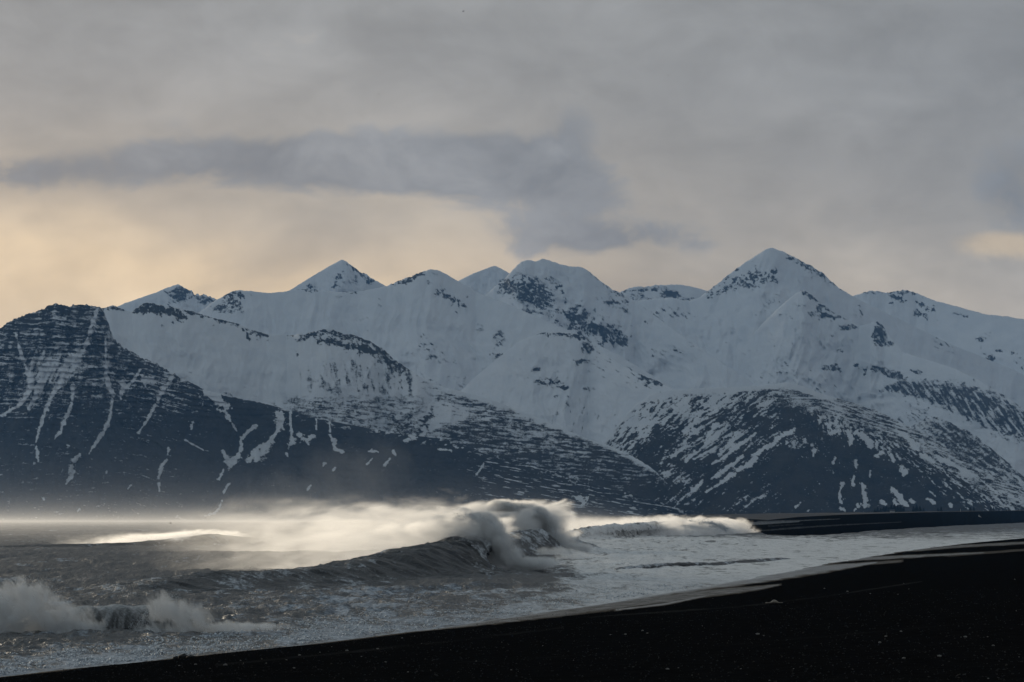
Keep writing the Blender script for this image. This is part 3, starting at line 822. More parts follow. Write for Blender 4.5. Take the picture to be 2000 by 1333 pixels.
# coastal plain between the far beach and the mountain feet
pxs = np.arange(1040, 2100, 10.0)
ds = np.array([4200, 4400, 4700, 5000, 5300, 5600, 6200, 7000, 8000, 9500.0])
top = np.interp(pxs, [1040, 1120, 1200, 1340, 1500, 1700, 1800, 2000, 2100], [1015, 1012, 1009, 1006, 1003.5, 1001, 999.5, 997, 996])
prof = np.array([-0.4, 0.2, 0.6, 0.88, 1.0, 1.0, 0.98, 0.95, 0.9, 0.85])
ztop = CAM_H + (HZ - top) * K * 5300
DD = np.broadcast_to(ds[:, None], (len(ds), len(pxs)))
PX = np.broadcast_to(pxs[None, :], DD.shape)
ZZ = ztop[None, :] * prof[:, None] + 0.6 * fbm(PX / 30.0, DD / 300.0, 3, 201)
tag(grid_mesh('coastal_plain', (PX - 1000) * K * DD, DD, ZZ, M_PLAIN), 'flat dark coastal plain below the mountains', None, None, 'structure')

# near beach ---------------------------------------------------------------
EDGE = [(-90, 1332), (0, 1322), (100, 1311), (180, 1304), (275, 1294), (350, 1285), (500, 1270), (630, 1255), (750, 1240), (870, 1225), (1000, 1206), (1200, 1175),
        (1400, 1142), (1550, 1114), (1640, 1097), (1750, 1080), (1850, 1066), (2000, 1052), (2080, 1046), (2200, 1040)]
_ed = [pt(px, to_dist(py)) for px, py in EDGE]
_ey = np.array([q[1] for q in _ed])
_ex = np.array([q[0] for q in _ed])


def shore_x(y):
    y = np.asarray(y, float)
    x = np.interp(y, _ey, _ex) + fbm(y / 16.0, y * 0 + 0.7, 3, 219) * 0.30 * np.clip(y / 150.0, 0.5, 5) + 0.05 * fbm(y / 2.0, y * 0 + 2.7, 2, 220)
    lo = y < _ey[0]
    hi = y > _ey[-1]
    x = np.where(lo, _ex[0] - (_ey[0] - y) * 0.17, x)
    x = np.where(hi, _ex[-1] + (y - _ey[-1]) * 0.13, x)
    return x


def beach_z(x, y):
    n = x - shore_x(y)
    wob = 0.05 * fbm(x / 9.0, y / 30.0, 3, 211)
    z = np.where(n > 0, 1.75 * (1 - np.exp(-n * 0.058)), n * 0.10)
    return z + wob * sst(np.abs(n), 0.3, 5.0) + 0.012 * fbm(x / 0.7, y / 1.5, 3, 213) * sst(n, 0.1, 2.0), n


def proj(x, y, z):
    return 1000 + x / y / K, HZ - (z - CAM_H) / (K * y)


us = (np.arange(-90, 2120, 7.0) - 1000) * K
ys = np.concatenate([np.linspace(-6, 36, 15), np.exp(np.linspace(math.log(38), math.log(1500), 340))])
YY = np.broadcast_to(ys[:, None], (len(ys), len(us))).copy()
XX = us[None, :] * np.where(YY < 30, 30.0, YY)
ZB, NB = beach_z(XX, YY)
ZB = np.maximum(ZB, -2.5)
PXb, PYb = proj(XX, np.maximum(YY, 5.0), ZB)
FILM = [([(820, 1232, 2), (930, 1219, 4), (1000, 1209, 7), (1200, 1182, 10), (1350, 1163, 9), (1480, 1149, 5), (1520, 1143, 1.5)], 0.52),
        ([(1200, 1172, 6), (1400, 1143, 8), (1500, 1128, 9), (1620, 1110, 8), (1680, 1103, 4), (1712, 1099, 1.5)], 0.80),
        ([(1200, 1192, 2), (1300, 1180, 2.5), (1375, 1165, 2)], 0.7),
        ([(1640, 1094, 4), (1780, 1087, 3.5), (1920, 1080, 1.5)], 0.62), ([(1600, 1108, 4), (1760, 1096, 3)], 0.35),
        ([(1780, 1075, 3), (1900, 1066, 3), (2060, 1058, 3)], 0.50), ([(1850, 1086, 2), (2060, 1070, 3)], 0.22)]
film = np.zeros(PXb.shape)
for pts_, v in FILM:
    d_ = pdist(PXb, PYb, pts_, 30)
    film = np.maximum(film, v * (1 - sst(d_ + 0.35 * fbm(PXb / 40.0, PYb / 4.0, 3, 215), 0.5, 1.15)))
film = np.maximum(film, 0.75 * (1 - sst(NB + 0.25 * fbm(XX / 2.0, YY / 5.0, 3, 217), -0.1, 0.45)))
wet = np.clip(0.6 * (1 - sst(NB, 0.2, 1.2)) + 0.45 * sst(film, 0.05, 0.4), 0, 1)
wet = np.where(PXb < 800, wet * 0.6, wet)
drift = np.zeros(PXb.shape)
for pts_, v in [([(1150, 1206, 2), (1320, 1194, 3), (1440, 1186, 3), (1620, 1164, 2.5), (1800, 1136, 2)], 0.55), ([(420, 1300, 3), (700, 1272, 4), (900, 1250, 4), (1100, 1226, 3)], 0.5), ([(1000, 1290, 3), (1400, 1262, 3), (1980, 1210, 3)], 0.35), ([(300, 1326, 3), (800, 1300, 3), (1200, 1276, 2)], 0.3)]:
    drift = np.maximum(drift, v * (1 - sst(pdist(PXb, PYb, pts_, 30) + 0.6 * fbm(PXb / 60.0, PYb / 6.0, 3, 225), 0.3, 1.4)))
tag(grid_mesh('beach', XX, YY, ZB, M_SAND, {'film': film, 'wet': wet, 'drift': drift}), 'black sand beach sloping down to the surf', None, None, 'structure')

# far beach beyond the run-up channel ----------------------------------------
pxs = np.arange(1440, 2110, 4.0)
edge = np.interp(pxs, [1440, 1470, 1500, 1530, 1560, 1620, 1700, 1800, 1900, 2000, 2110], [1015, 1036, 1046, 1047, 1047.5, 1045, 1038, 1031, 1026, 1021.5, 1018.5])
back = np.interp(pxs, [1440, 1500, 1560, 1640, 1700, 1800, 2000, 2110], [1013, 1016, 1010, 1006, 1004, 1001, 997.5, 996.5])
edge = edge + 1.2 * fbm(pxs / 30.0, pxs * 0, 3, 221)
rw = np.linspace(0, 1, 46)[:, None]
d0 = to_dist(edge)[None, :]
d1 = d0 + np.interp(pxs, [1440, 1600, 2110], [250, 500, 900])[None, :]
PYr = edge[None, :] + (back - edge)[None, :] * rw
DD = d0 + (d1 - d0) * rw ** 1.5
ZZ = CAM_H - (PYr - HZ) * K * DD
ZZ[0] -= 0.5
PX = np.broadcast_to(pxs[None, :], DD.shape)
film = np.zeros(PX.shape)
for pts_, v in [([(1440, 1040, 3), (1500, 1036, 2.5), (1560, 1031, 2.5), (1640, 1026, 2.2), (1760, 1020, 1.2)], 0.62), ([(1480, 1020, 3), (1560, 1017, 2), (1640, 1014, 1)], 0.75),
                ([(1480, 1046, 3), (1560, 1050, 3)], 0.6), ([(1500, 1028, 3), (1570, 1024, 1.5)], 0.5), ([(1450, 1024, 4), (1520, 1021, 3), (1562, 1019, 1.5)], 0.9)]:
    film = np.maximum(film, v * (1 - sst(pdist(PX, PYr, pts_, 30) + 0.3 * fbm(PX / 30.0, PYr / 2.5, 3, 223), 0.5, 1.1)))
wetf = 0.0 * np.clip(0.9 * (1 - sst(PX, 1560, 1800)) + 0.3 * (1 - sst(rw, 0, 0.4)), 0, 1) * 0.8
tag(grid_mesh('far_beach', (PX - 1000) * K * DD, DD, ZZ, M_SAND, {'film': film * 0.75, 'wet': wetf, 'drift': wetf * 0}), 'distant dark brown spit of beach across the surf', None, None, 'structure')


# ------------------------------------------------------------------ sea
def water_material():
    m, t, out = new_mat('storm_water')
    oc = objco(t)
    fo = attr(t, 'foam')
    st = attr(t, 'near')  # weight of the sun patch painted into the foam colour
    x, y, z = split(t, oc.s)
    va = vec(t, x + y * 0.02, y * 0.11, z * 1.2)
    vb = vec(t, x, y * 0.30, z)
    n1 = noise(t, va, 1.1, 5, 0.66, 0.6)
    n2 = noise(t, vb, 5.5, 4, 0.68, 0.3)
    n3 = noise(t, vec(t, x, y * 0.06, z), 0.28, 4, 0.6)
    f = (fo + (n1 - 0.5) * 2.2 + (n2 - 0.5) * 0.9 + (n3 - 0.5) * 2.0).sm(0.30, 0.95)
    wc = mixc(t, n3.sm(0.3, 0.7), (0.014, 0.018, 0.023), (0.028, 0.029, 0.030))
    fc = mixc(t, (n2 * 0.65 + n1 * 0.35).sm(0.36, 0.66), (0.12, 0.15, 0.19), (0.50, 0.56, 0.63))  # thin bluish foam; its dark end paints the shade between lumps
    fc_sunlit = mixc(t, (n2 * 0.65 + n1 * 0.35).sm(0.32, 0.58), (0.52, 0.53, 0.54), (0.88, 0.88, 0.88))  # foam tone lightened as if a sun patch fell on it
    fc = mixc(t, st, fc, fc_sunlit)
    c = mixc(t, f, wc, fc)
    rough = f * 0.4 + 0.42
    p = principled(t, c, rough, 0.22)
    t.links.new((f * 0.02 + 0.04).s, p.inputs['Specular IOR Level'])
    h = n1 * 0.6 + n2 * 0.25 + f * 0.12
    t.links.new(bump(t, h, 1.0, 0.32), p.inputs['Normal'])
    t.links.new(p.outputs[0], out.inputs['Surface'])
    return m


M_WATER = water_material()


def barrel_material():
    m, t, out = new_mat('sheet_of_water')
    oc = objco(t)
    fo = attr(t, 'foam')
    n = noise(t, oc, 14.0, 3, 0.6)
    f = (fo + (n - 0.5) * 0.7).sm(0.25, 1.05)
    c = mixc(t, f, (0.040, 0.045, 0.047), (0.50, 0.53, 0.56))
    p = principled(t, c, 0.38, 0.5)
    t.links.new(bump(t, fo + n * 0.2, 0.6, 0.05), p.inputs['Normal'])
    t.links.new(p.outputs[0], out.inputs['Surface'])
    return m


M_BARREL = barrel_material()

pxs = np.arange(-100, 2106, 3.8)
pys = np.concatenate([1396 - np.arange(0, 60, 3.0), 1336 - np.arange(0, 250, 0.66), 1086 - np.arange(0, 60, 0.6), 1026 - np.arange(0, 11.6, 0.4)])
PX, PY = np.meshgrid(pxs, pys)
DD = to_dist(PY)
XX = (PX - 1000) * K * DD
NS = XX - shore_x(DD)
amp = np.interp(DD, [90, 130, 200, 300, 600, 1500, 5000, 14000], [0.05, 0.09, 0.30, 0.42, 0.46, 0.5, 0.6, 0.7])
lam = np.interp(DD, [90, 200, 400, 900, 3000, 14000], [0.8, 2.2, 3.5, 8, 30, 120])
a_ = (XX - 0.16 * DD)
z1 = ridged(a_ / 2.6 + 0.5 * fbm(XX / 6, DD / 18, 2, 231), DD / 9.0, 4, 233, 0.55)
z2 = ridged(a_ / 7.0, DD / 26.0, 3, 235, 0.5)
z3 = fbm(XX / 0.55, DD / 1.3, 3, 237, 0.6)
z4 = fbm(XX / 22.0, DD / 60.0, 3, 239)
zs = amp * (0.55 * z1 + 0.75 * z2 + 0.5 * z4 - 0.35) + np.interp(DD, [90, 150, 260, 500], [0.13, 0.12, 0.06, 0.0]) * z3 * (0.35 + sst(-(XX - shore_x(DD)), 0.2, 2.0))
shal = sst(-NS, 0.0, np.interp(DD, [100, 300, 1000], [6, 14, 40]))
zs = zs * (0.12 + 0.88 * shal) + 0.02
zs = zs * (1 - 0.65 * sst(PX, 1330, 1520))
# foam cover
near = 1 - sst(-NS, 1.2, np.interp(DD, [100, 170, 300, 1000], [4.2, 6.5, 12.0, 60.0]))
strk = fbm(a_ / 1.6 + XX / 9, DD / 14.0, 4, 241, 0.6)
foam = 0.24 + 0.52 * near + 0.40 * strk
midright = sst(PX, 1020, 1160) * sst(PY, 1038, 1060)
foam = np.maximum(foam, midright * (1.05 + 0.45 * strk))  # heavy surf foam, cover raised further to paint in a sun patch
wash = sst(PX, 300, 480) * sst(PY, 1120, 1160) * 0.52 + 0.3 * strk * sst(PY, 1120, 1150)
foam = np.maximum(foam, wash)
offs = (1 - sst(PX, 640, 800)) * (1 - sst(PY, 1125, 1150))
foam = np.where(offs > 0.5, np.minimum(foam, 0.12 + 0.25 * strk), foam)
foam = np.maximum(foam, 0.85 * (1 - sst(np.abs(PY - 1037.5), 0.4, 1.4)) * sst(fbm(PX / 60.0, PY * 0, 2, 243), -0.25, 0.15) * (1 - sst(PX, 420, 500)))
tag(grid_mesh('sea', XX, DD, zs, M_WATER, {'foam': foam, 'near': np.clip(sst(PX, 900, 1180) * sst(PY, 1030, 1050) * (1 - 0.45 * sst(PY, 1110, 1150)), 0, 1)}), 'grey foam-streaked winter sea along the beach', None, None, 'structure')  # 'near' spreads the painted sun patch over the mid-right foam

# ------------------------------------------------------------------ breaking waves
HUMP = [(-7, -.12), (-6, .0), (-5, .07), (-4, .18), (-3.2, .32), (-2.5, .48), (-1.9, .64), (-1.3, .80), (-.8, .92), (-.3, .99), (0.1, 1.0), (.5, .96), (.85, .86), (1.15, .74), (1.45, .60), (1.75, .46), (2.1, .33), (2.5, .22), (3.0, .12), (3.7, .04), (4.6, -.05), (5.5, -.15)]
CURL = [(-7, -.12), (-6, .0), (-5, .07), (-4, .17), (-3.2, .30), (-2.5, .45), (-1.9, .60), (-1.3, .76), (-.8, .90), (-.3, .99), (0.15, 1.02), (.55, .97), (.85, .84), (1.02, .66), (1.05, .50), (.86, .60), (.55, .66), (.25, .58), (.15, .38), (.35, .16), (1.2, .02), (2.4, -.15)]


PLUNGE = [(-7, -.12), (-6, .0), (-5, .07), (-4, .17), (-3.2, .30), (-2.5, .45), (-1.9, .62), (-1.3, .80), (-.8, .93), (-.4, 1.0), (-.05, 1.03), (.25, 1.02), (.5, .98), (.72, .90), (.9, .78), (1.04, .64), (1.14, .48), (1.2, .32), (1.24, .15), (1.26, -.02), (1.27, -.2), (1.28, -.4)]


def resample(pts, n):
    p = np.array(pts)
    s = np.linspace(0, len(p) - 1, n)
    i = np.clip(np.floor(s).astype(int), 0, len(p) - 2)
    f = (s - i)[:, None]
    a, b, c, d = p[np.clip(i - 1, 0, None)], p[i], p[i + 1], p[np.clip(i + 2, None, len(p) - 1)]
    return 0.5 * (2 * b + (c - a) * f + (2 * a - 5 * b + 4 * c - d) * f ** 2 + (3 * b - a - 3 * c + d) * f ** 3)


def wave(name, label, path, n_s=260, n_p=64, rough=0.06, foam_base=0.35, foam_lip=0.5, seed=0, width=1.0, nrm=None, group=None, sk=1.0, plunge=False):
    """path: (px, base row, crest row, breaking 0..1, half-width scale)"""
    p = np.array(path, float)
    t = np.linspace(0, 1, n_s)
    tk = np.linspace(0, 1, len(p))
    pp = np.stack([np.interp(t, tk, p[:, i]) for i in range(p.shape[1])], 1)
    kern = np.hanning(13); kern /= kern.sum()
    for i in range(pp.shape[1]):
        pp[:, i] = np.convolve(np.pad(pp[:, i], 6, 'edge'), kern, 'valid')
    d = to_dist(pp[:, 1])
    x = (pp[:, 0] - 1000) * K * d
    h = CAM_H - (pp[:, 2] - HZ) * K * d
    if plunge:
        h = h * (1 + 0.22 * fbm(t * 9.0, t * 0, 3, 347))
    h = h * sst(t, 0, 0.09) * (1 - sst(t, 0.92, 1)) + 0.01
    tx, ty = np.gradient(x), np.gradient(d)
    L = np.hypot(tx, ty)
    if nrm is None:
        nx, ny = ty / L, -tx / L
        flip = np.sign(nx)
        nx, ny = nx * flip, ny * flip
    else:
        nx, ny = np.full(n_s, nrm[0]), np.full(n_s, nrm[1])
    A, B = resample(HUMP, n_p), resample(PLUNGE if plunge else CURL, n_p)
    br = pp[:, 3][:, None]
    on = A[None, :, 0] * (1 - br) + B[None, :, 0] * br
    oz = A[None, :, 1] * (1 - br) + B[None, :, 1] * br
    hw = pp[:, 4][:, None] * width
    N = on * hw * h[:, None]
    Z = oz * np.maximum(h[:, None], 0.02) - 0.05 * (1 - sst(h[:, None], 0.0, 0.25))
    sl = np.cumsum(L)[:, None]
    q = np.linspace(0, 1, n_p)[None, :]
    nz = fbm(sl / 2.2 + 0 * q, N / 1.6 + Z, 4, seed + 3, 0.6)
    nz2 = ridged(sl / 5.0 + N / 9.0, N / 2.4, 3, seed + 5)
    fade = np.minimum(sst(q, 0, 0.12), 1 - sst(q, 0.9, 1)) * sst(h[:, None], 0.0, 0.4)
    Z = Z + fade * rough * np.sqrt(np.maximum(h[:, None], 0.05)) * (1.4 * nz + 0.9 * nz2)
    N = N + fade * rough * 1.5 * fbm(sl / 1.7, Z / 0.8, 3, seed + 7)
    X = x[:, None] + nx[:, None] * N
    Y = d[:, None] + ny[:, None] * N
    strk = fbm((sl / 0.9 + N / (0.75 if plunge else 2.2)) / sk, N / 7.0 / sk, 4, seed + 9, 0.6)
    lip = br * sst(oz, 0.35, 0.85) * sst(q, 0.25, 0.5)
    foam = foam_base + 0.55 * strk + foam_lip * lip
    o = grid_mesh(name, X, Y, Z, M_BARREL if plunge else M_WATER, {'foam': foam, 'near': foam * 0 + (1.0 if seed == 321 else 0.35)})  # 'near' gives the far breakers the painted sunlit foam tone in full
    tag(o, label, 'wave', group)
    return o


wave('breaking_wave', 'steep dark breaking wave curling over in the middle of the surf',
     [(150, 1167, 1156, 0, 2.2), (260, 1162, 1146, 0, 2.0), (350, 1157, 1131, 0, 1.6), (420, 1153, 1121, 0, 1.4), (480, 1150, 1121, 0, 1.4), (560, 1146, 1117, 0, 1.3), (640, 1142, 1109, 0, 1.2), (700, 1138, 1099, 0, 1.1), (760, 1134, 1087, .05, 1.0), (800, 1131, 1077, .1, .9),
      (850, 1127, 1069, .2, .8), (890, 1124, 1060, .5, .7), (915, 1122, 1046, .9, .55), (935, 1120, 1034, 1, .5), (955, 1117, 1042, 1, .5), (985, 1114, 1068, .6, .6), (1030, 1110, 1080, .3, .8), (1090, 1106, 1092, 0, 1)], n_s=330, rough=0.17, foam_base=0.30, foam_lip=0.22, seed=301)
wave('breaking_wave', 'tall second breaking wave throwing its lip beside the bright spray',
     [(800, 1100, 1080, 0, 1.2), (880, 1095, 1066, .1, 1.0), (950, 1090, 1052, .3, .8), (1000, 1086, 1046, .3, .7), (1025, 1083, 1040, .4, .7), (1045, 1081, 1038, .4, .7), (1062, 1079, 1042, .4, .7), (1085, 1077, 1035, .8, .6), (1120, 1075, 1058, .3, .9), (1180, 1072, 1064, 0, 1.2)], n_s=220, rough=0.15, foam_base=0.52, foam_lip=0.5, seed=311)
wave('breaking_wave', 'long low line of distant white breakers along the far surf',
     [(1090, 1058, 1045, .2, 1.0), (1150, 1055, 1033, .6, .7), (1210, 1053, 1028, .8, .6), (1270, 1050, 1024, .9, .6), (1320, 1048, 1023, .9, .6), (1360, 1046, 1022, 1, .5), (1395, 1045, 1023, 1, .5), (1425, 1043, 1036, .3, .9), (1470, 1042, 1041, 0, 1)], n_s=240, rough=0.28, foam_base=0.72, foam_lip=0.3, seed=321)
wave('breaking_wave', 'far grey swell at left with white spray streaming off its crest',
     [(-90, 1074, 1066, 0, 2.5), (60, 1073, 1065, 0, 2.2), (170, 1072, 1063, 0, 1.8), (260, 1071, 1060, 0, 1.5), (330, 1070, 1054, .1, 1.1), (380, 1069, 1048, .3, .8), (412, 1068, 1044, .4, .75), (440, 1067, 1047, .2, .9), (490, 1066, 1051, 0, 1.2), (540, 1065, 1054, 0, 1.6), (620, 1064, 1060, 0, 2)], n_s=240, rough=0.07, foam_base=0.16, foam_lip=0.5, seed=331)
wave('breaking_wave', 'small dark barrel wave plunging onto the near foam at left',
     [(40, 1236, 1206, 1, 1.0), (100, 1235, 1196, 1, 1.1), (150, 1234, 1190, 1, 1.2), (200, 1233, 1187, 1, 1.25), (250, 1232, 1187, 1, 1.25), (300, 1231, 1190, 1, 1.2), (345, 1230, 1200, .9, 1.1), (400, 1229, 1216, .4, 1), (450, 1228, 1224, 0, 1)], n_s=200, rough=0.02, foam_base=0.46, foam_lip=0.0, seed=341, nrm=(0.55, -0.83), sk=0.12, plunge=True)
wave('small_wave', 'low foamy ripple crest rolling in toward the far end of the wet sand',
     [(1180, 1121, 1113, .5, 1.0), (1240, 1116, 1106, .7, .9), (1300, 1112, 1102, .8, .8), (1340, 1109, 1100, .6, .9), (1390, 1106, 1100, .3, 1.0), (1450, 1100, 1095, .2, 1), (1500, 1096, 1091, .1, 1), (1560, 1091, 1088, 0, 1)], n_s=160, rough=0.12, foam_base=0.42, foam_lip=0.3, seed=351)


# ------------------------------------------------------------------ spray
def box_mesh(name, x0, x1, y0, y1, z0, z1, mat):
    v = [(x, y, z) for x in (x0, x1) for y in (y0, y1) for z in (z0, z1)]
    f = [(0, 1, 3, 2), (4, 6, 7, 5), (0, 4, 5, 1), (2, 3, 7, 6), (0, 2, 6, 4), (1, 5, 7, 3)]
    return raw_mesh(name, v, f, mat)


def volume_mat(name, color=(0.97, 0.97, 0.97), g=0.55, step=1.0, unit=1.0):
    m, t, out = new_mat(name)
    v = t.nodes.new('ShaderNodeVolumePrincipled')
    v.inputs['Color'].default_value = (*color, 1)
    v.inputs['Anisotropy'].default_value = g
    v.inputs['Density'].default_value = unit
    t.links.new(v.outputs[0], out.inputs['Volume'])
    m.cycles.volume_step_rate = step
    return m


def voxel_volume(name, label, build, lo, hi, cell, mat):
    """A cloud of droplets: its density field is evaluated once on a voxel grid (cell size in metres per axis)."""
    ng = bpy.data.node_groups.new(name, 'GeometryNodeTree')
    ng.interface.new_socket('Geometry', in_out='OUTPUT', socket_type='NodeSocketGeometry')
    pos = ng.nodes.new('GeometryNodeInputPosition')
    vc = ng.nodes.new('GeometryNodeVolumeCube')
    ng.links.new(build(ng, E(ng, pos.outputs[0])).s, vc.inputs['Density'])
    vc.inputs['Min'].default_value = lo
    vc.inputs['Max'].default_value = hi
    for ax, i in (('X', 0), ('Y', 1), ('Z', 2)):
        vc.inputs['Resolution ' + ax].default_value = max(8, int((hi[i] - lo[i]) / cell[i]))
    sm_ = ng.nodes.new('GeometryNodeSetMaterial')
    sm_.inputs['Material'].default_value = mat
    ng.links.new(vc.outputs[0], sm_.inputs['Geometry'])
    go = ng.nodes.new('NodeGroupOutput')
    ng.links.new(sm_.outputs[0], go.inputs[0])
    vd = bpy.data.volumes.new(name)
    vd.materials.append(mat)
    o = bpy.data.objects.new(name, vd)
    COL.objects.link(o)
    md = o.modifiers.new('density', 'NODES')
    md.node_group = ng
    tag(o, label, None, None, 'stuff')
    return o


M_SPRAY = volume_mat('spray', (0.985, 0.985, 0.985), 0.78, 2.0)
M_SPLASH = volume_mat('splash', (0.93, 0.945, 0.96), 0.15, 2.0)
M_LIP = volume_mat('falling_lip', (0.975, 0.98, 0.985), 0.45, 2.0)
M_MIST = volume_mat('mist', (0.97, 0.96, 0.95), 0.70, 90.0, 0.001)


def plume(name, label, lip, slope, ylen, h, reach, rho, hgrow=0.25, soft=0.5, cell=(0.15, 0.4, 0.1), curl=1.2, decay=5.0, tail=0.5, seed=0.0):
    """Spray torn off a breaking crest and carried back by an offshore wind (towards -X)."""
    lx, ly = lip

    def build(t, oc):
        x, y, z = split(t, oc.s)
        a = (y - ly) * slope + lx - x
        ap = a.max(0.0)
        nv = vec(t, a * 0.46 + seed, y * 0.045, z * 0.80 + ap * 0.24)
        n1 = noise(t, nv, 1.6 / max(h / 3.0, 0.3), 6, 0.64, 0.9)
        n2 = noise(t, vec(t, a * 0.5, y * 0.05, z * 0.8 + seed), 0.55 / max(h / 3.0, 0.3), 2, 0.5)
        top = a.sm(-0.25, curl, 0.25, 1.0) * h * (ap / reach * hgrow + 1.0)
        top = top + (n2 - 0.5) * h * 1.1 + (n1 - 0.5) * h * 0.8
        sf = ap * 0.13 + soft
        edge = ((top - z) / sf).sm(0.0, 1.0)
        yf = ((y - ly) / ylen).abs().sm(0.55, 1.0, 1.0, 0.0)
        body = a.sm(-0.1, 1.6, 0.1, 1.0) * a.sm(-0.2, 0.3) * (ap / reach).sm(tail, 1.0, 1.0, 0.0) / (ap / decay + 1.0)
        var = n1.sm(0.38, 0.62, 0.04, 1.6)
        return edge * yf * body * var * rho
    return voxel_volume(name, label, build, (lx - reach, ly - ylen, -0.3), (lx + 1.5 + abs(slope) * ylen, ly + ylen, h * (1.9 + hgrow)), cell, M_SPRAY)


plume('spray_plume', 'grey spray blown back off the curling front wave', (-0.3, 306.0), 0.16, 9.0, 2.8, 20.0, 0.85, 0.30, 0.12, (0.09, 0.3, 0.06), 0.9, 2.6, 0.0, 1.0)
plume('spray_plume', 'bright backlit spray fanning off the second wave', (4.4, 490.0), 0.16, 17.0, 4.1, 38.0, 0.80, 0.25, 0.15, (0.13, 0.5, 0.08), 1.6, 4.2, 0.0, 5.0)
plume('spray_plume', 'bright white spray over the distant line of breakers', (38.5, 1000.0), 0.085, 150.0, 2.7, 34.0, 0.25, 0.35, 0.25, (0.3, 3.0, 0.09), 4.0, 12.0, 0.3, 9.0)
plume('spray_plume', 'thin bright spray streaming off the far left swell', (-30.5, 597.0), 0.1, 30.0, 1.55, 16.0, 0.5, -0.15, 0.15, (0.2, 1.0, 0.1), 1.0, 6.0, 0.3, 13.0)


def puff(name, label, blobs, rho, nscale, cell, mat=None, namp=3.2):
    """Splash of thrown water: a few noisy lobes; blobs are (x, y, z, rx, ry, rz)."""
    def build(t, oc):
        x, y, z = split(t, oc.s)
        n1 = noise(t, vec(t, x + z * 0.3, y, z * 0.6), nscale, 6, 0.66, 0.5)
        tot = None
        for (bx, by, bz, rx, ry, rz) in blobs:
            r = (((x - bx) / rx).sq() + ((y - by) / ry).sq() + ((z - bz) / rz).sq()).sqrt()
            f = 1.0 - r
            tot = f if tot is None else tot.max(f)
        return ((tot + (n1 - 0.5) * namp).sm(0.05, 0.48)) * n1.sm(0.35, 0.62, 0.12, 1.3) * rho
    xs = [b[0] - b[3] * 1.4 for b in blobs] + [b[0] + b[3] * 1.4 for b in blobs]
    ysb = [b[1] - b[4] * 1.4 for b in blobs] + [b[1] + b[4] * 1.4 for b in blobs]
    zb = [b[2] + b[5] * 1.5 for b in blobs]
    return voxel_volume(name, label, build, (min(xs), min(ysb), -0.1), (max(xs), max(ysb), max(zb)), cell, mat or M_SPLASH)


def P3(px, py, d):
    return ((px - 1000) * K * d, d, CAM_H - (py - HZ) * K * d)


def bl(px, py, d, rpx, ry, rpy):
    x, y, z = P3(px, py, d)
    return (x, y, z, rpx * K * d, ry, rpy * K * d)


puff('splash', 'big blue-grey splash of thrown foam at the left edge', [bl(10, 1212, 147.0, 120, 0.8, 58), bl(48, 1182, 147.6, 60, 0.6, 50), bl(85, 1196, 147.2, 52, 0.6, 44), bl(120, 1216, 146.8, 60, 0.6, 38), bl(-40, 1190, 148.0, 80, 0.9, 56), bl(150, 1232, 146.6, 70, 0.5, 24),
                                                                                  bl(40, 1250, 146.2, 190, 0.5, 20), bl(200, 1248, 146.2, 90, 0.4, 12), bl(270, 1246, 146.2, 80, 0.4, 12)], 3.0, 3.6, (0.02, 0.03, 0.018))
puff('splash', 'smaller splash of foam at the right end of the barrel wave', [bl(316, 1190, 147.6, 34, 0.5, 34), bl(345, 1196, 147.3, 40, 0.5, 30), bl(378, 1212, 147.0, 44, 0.5, 30), bl(330, 1236, 146.6, 80, 0.4, 18), bl(430, 1228, 147.0, 60, 0.6, 14), bl(500, 1224, 147.2, 70, 0.6, 8)], 2.6, 4.2, (0.02, 0.03, 0.018))
puff('curling_lip', 'ragged blue-grey lip of white water falling from the front wave', [bl(880, 1018, 307, 46, 2.0, 16), bl(915, 1012, 306, 42, 2.0, 20), bl(945, 1020, 305, 36, 2.0, 24), bl(965, 1040, 304, 28, 2.0, 30), bl(977, 1065, 303.5, 24, 2.0, 32), bl(992, 1090, 303, 34, 2.0, 20), bl(1040, 1100, 303, 56, 2.0, 14)], 2.6, 1.5, (0.04, 0.09, 0.035), M_LIP, 2.0)
puff('curling_lip', 'ragged pale lip of white water falling from the second wave', [bl(985, 990, 490, 60, 3.0, 14), bl(1025, 995, 488, 42, 3.0, 18), bl(1052, 1008, 486, 34, 3.0, 24), bl(1070, 1030, 485, 24, 3.0, 30), bl(1082, 1055, 484, 28, 3.0, 20), bl(1120, 1072, 482, 50, 3.0, 12), bl(1030, 1030, 489, 40, 3.0, 24), bl(1055, 1045, 487, 30, 3.0, 22)], 1.8, 1.0, (0.06, 0.14, 0.05), M_SPRAY, 2.0)
puff('splash', 'low puff of white foam at the foot of the second wave', [bl(1095, 1085, 420, 55, 3, 16), bl(1140, 1095, 400, 60, 3, 14), bl(1190, 1108, 360, 50, 2.5, 12)], 0.9, 0.9, (0.08, 0.2, 0.06))

# low mist of blown spray over the sea
def mist_density(t, oc):
    x, y, z = split(t, oc.s)
    px = x / y / K
    n = noise(t, vec(t, x * 0.035, y * 0.006, z * 0.07), 1.0, 4, 0.6, 0.5)
    hs = px.sm(-500.0, 350.0, 5.2, 2.4)
    v = (-(z.max(0.0)) / hs).exp() + (-(z.max(0.0)) / 1.8).exp() * 2.0
    side = px.sm(20.0, 330.0, 1.0, 0.0)
    return v * side * n.sm(0.3, 0.7, 0.45, 1.35) * y.sm(360.0, 760.0) * y.sm(4300.0, 5200.0, 1.0, 0.0) * 0.17


voxel_volume('sea_mist', 'low warm mist of blown spray over the left of the sea', mist_density, (-520, 320, 0.2), (260, 5200, 40), (6.5, 30.0, 0.8), M_MIST)


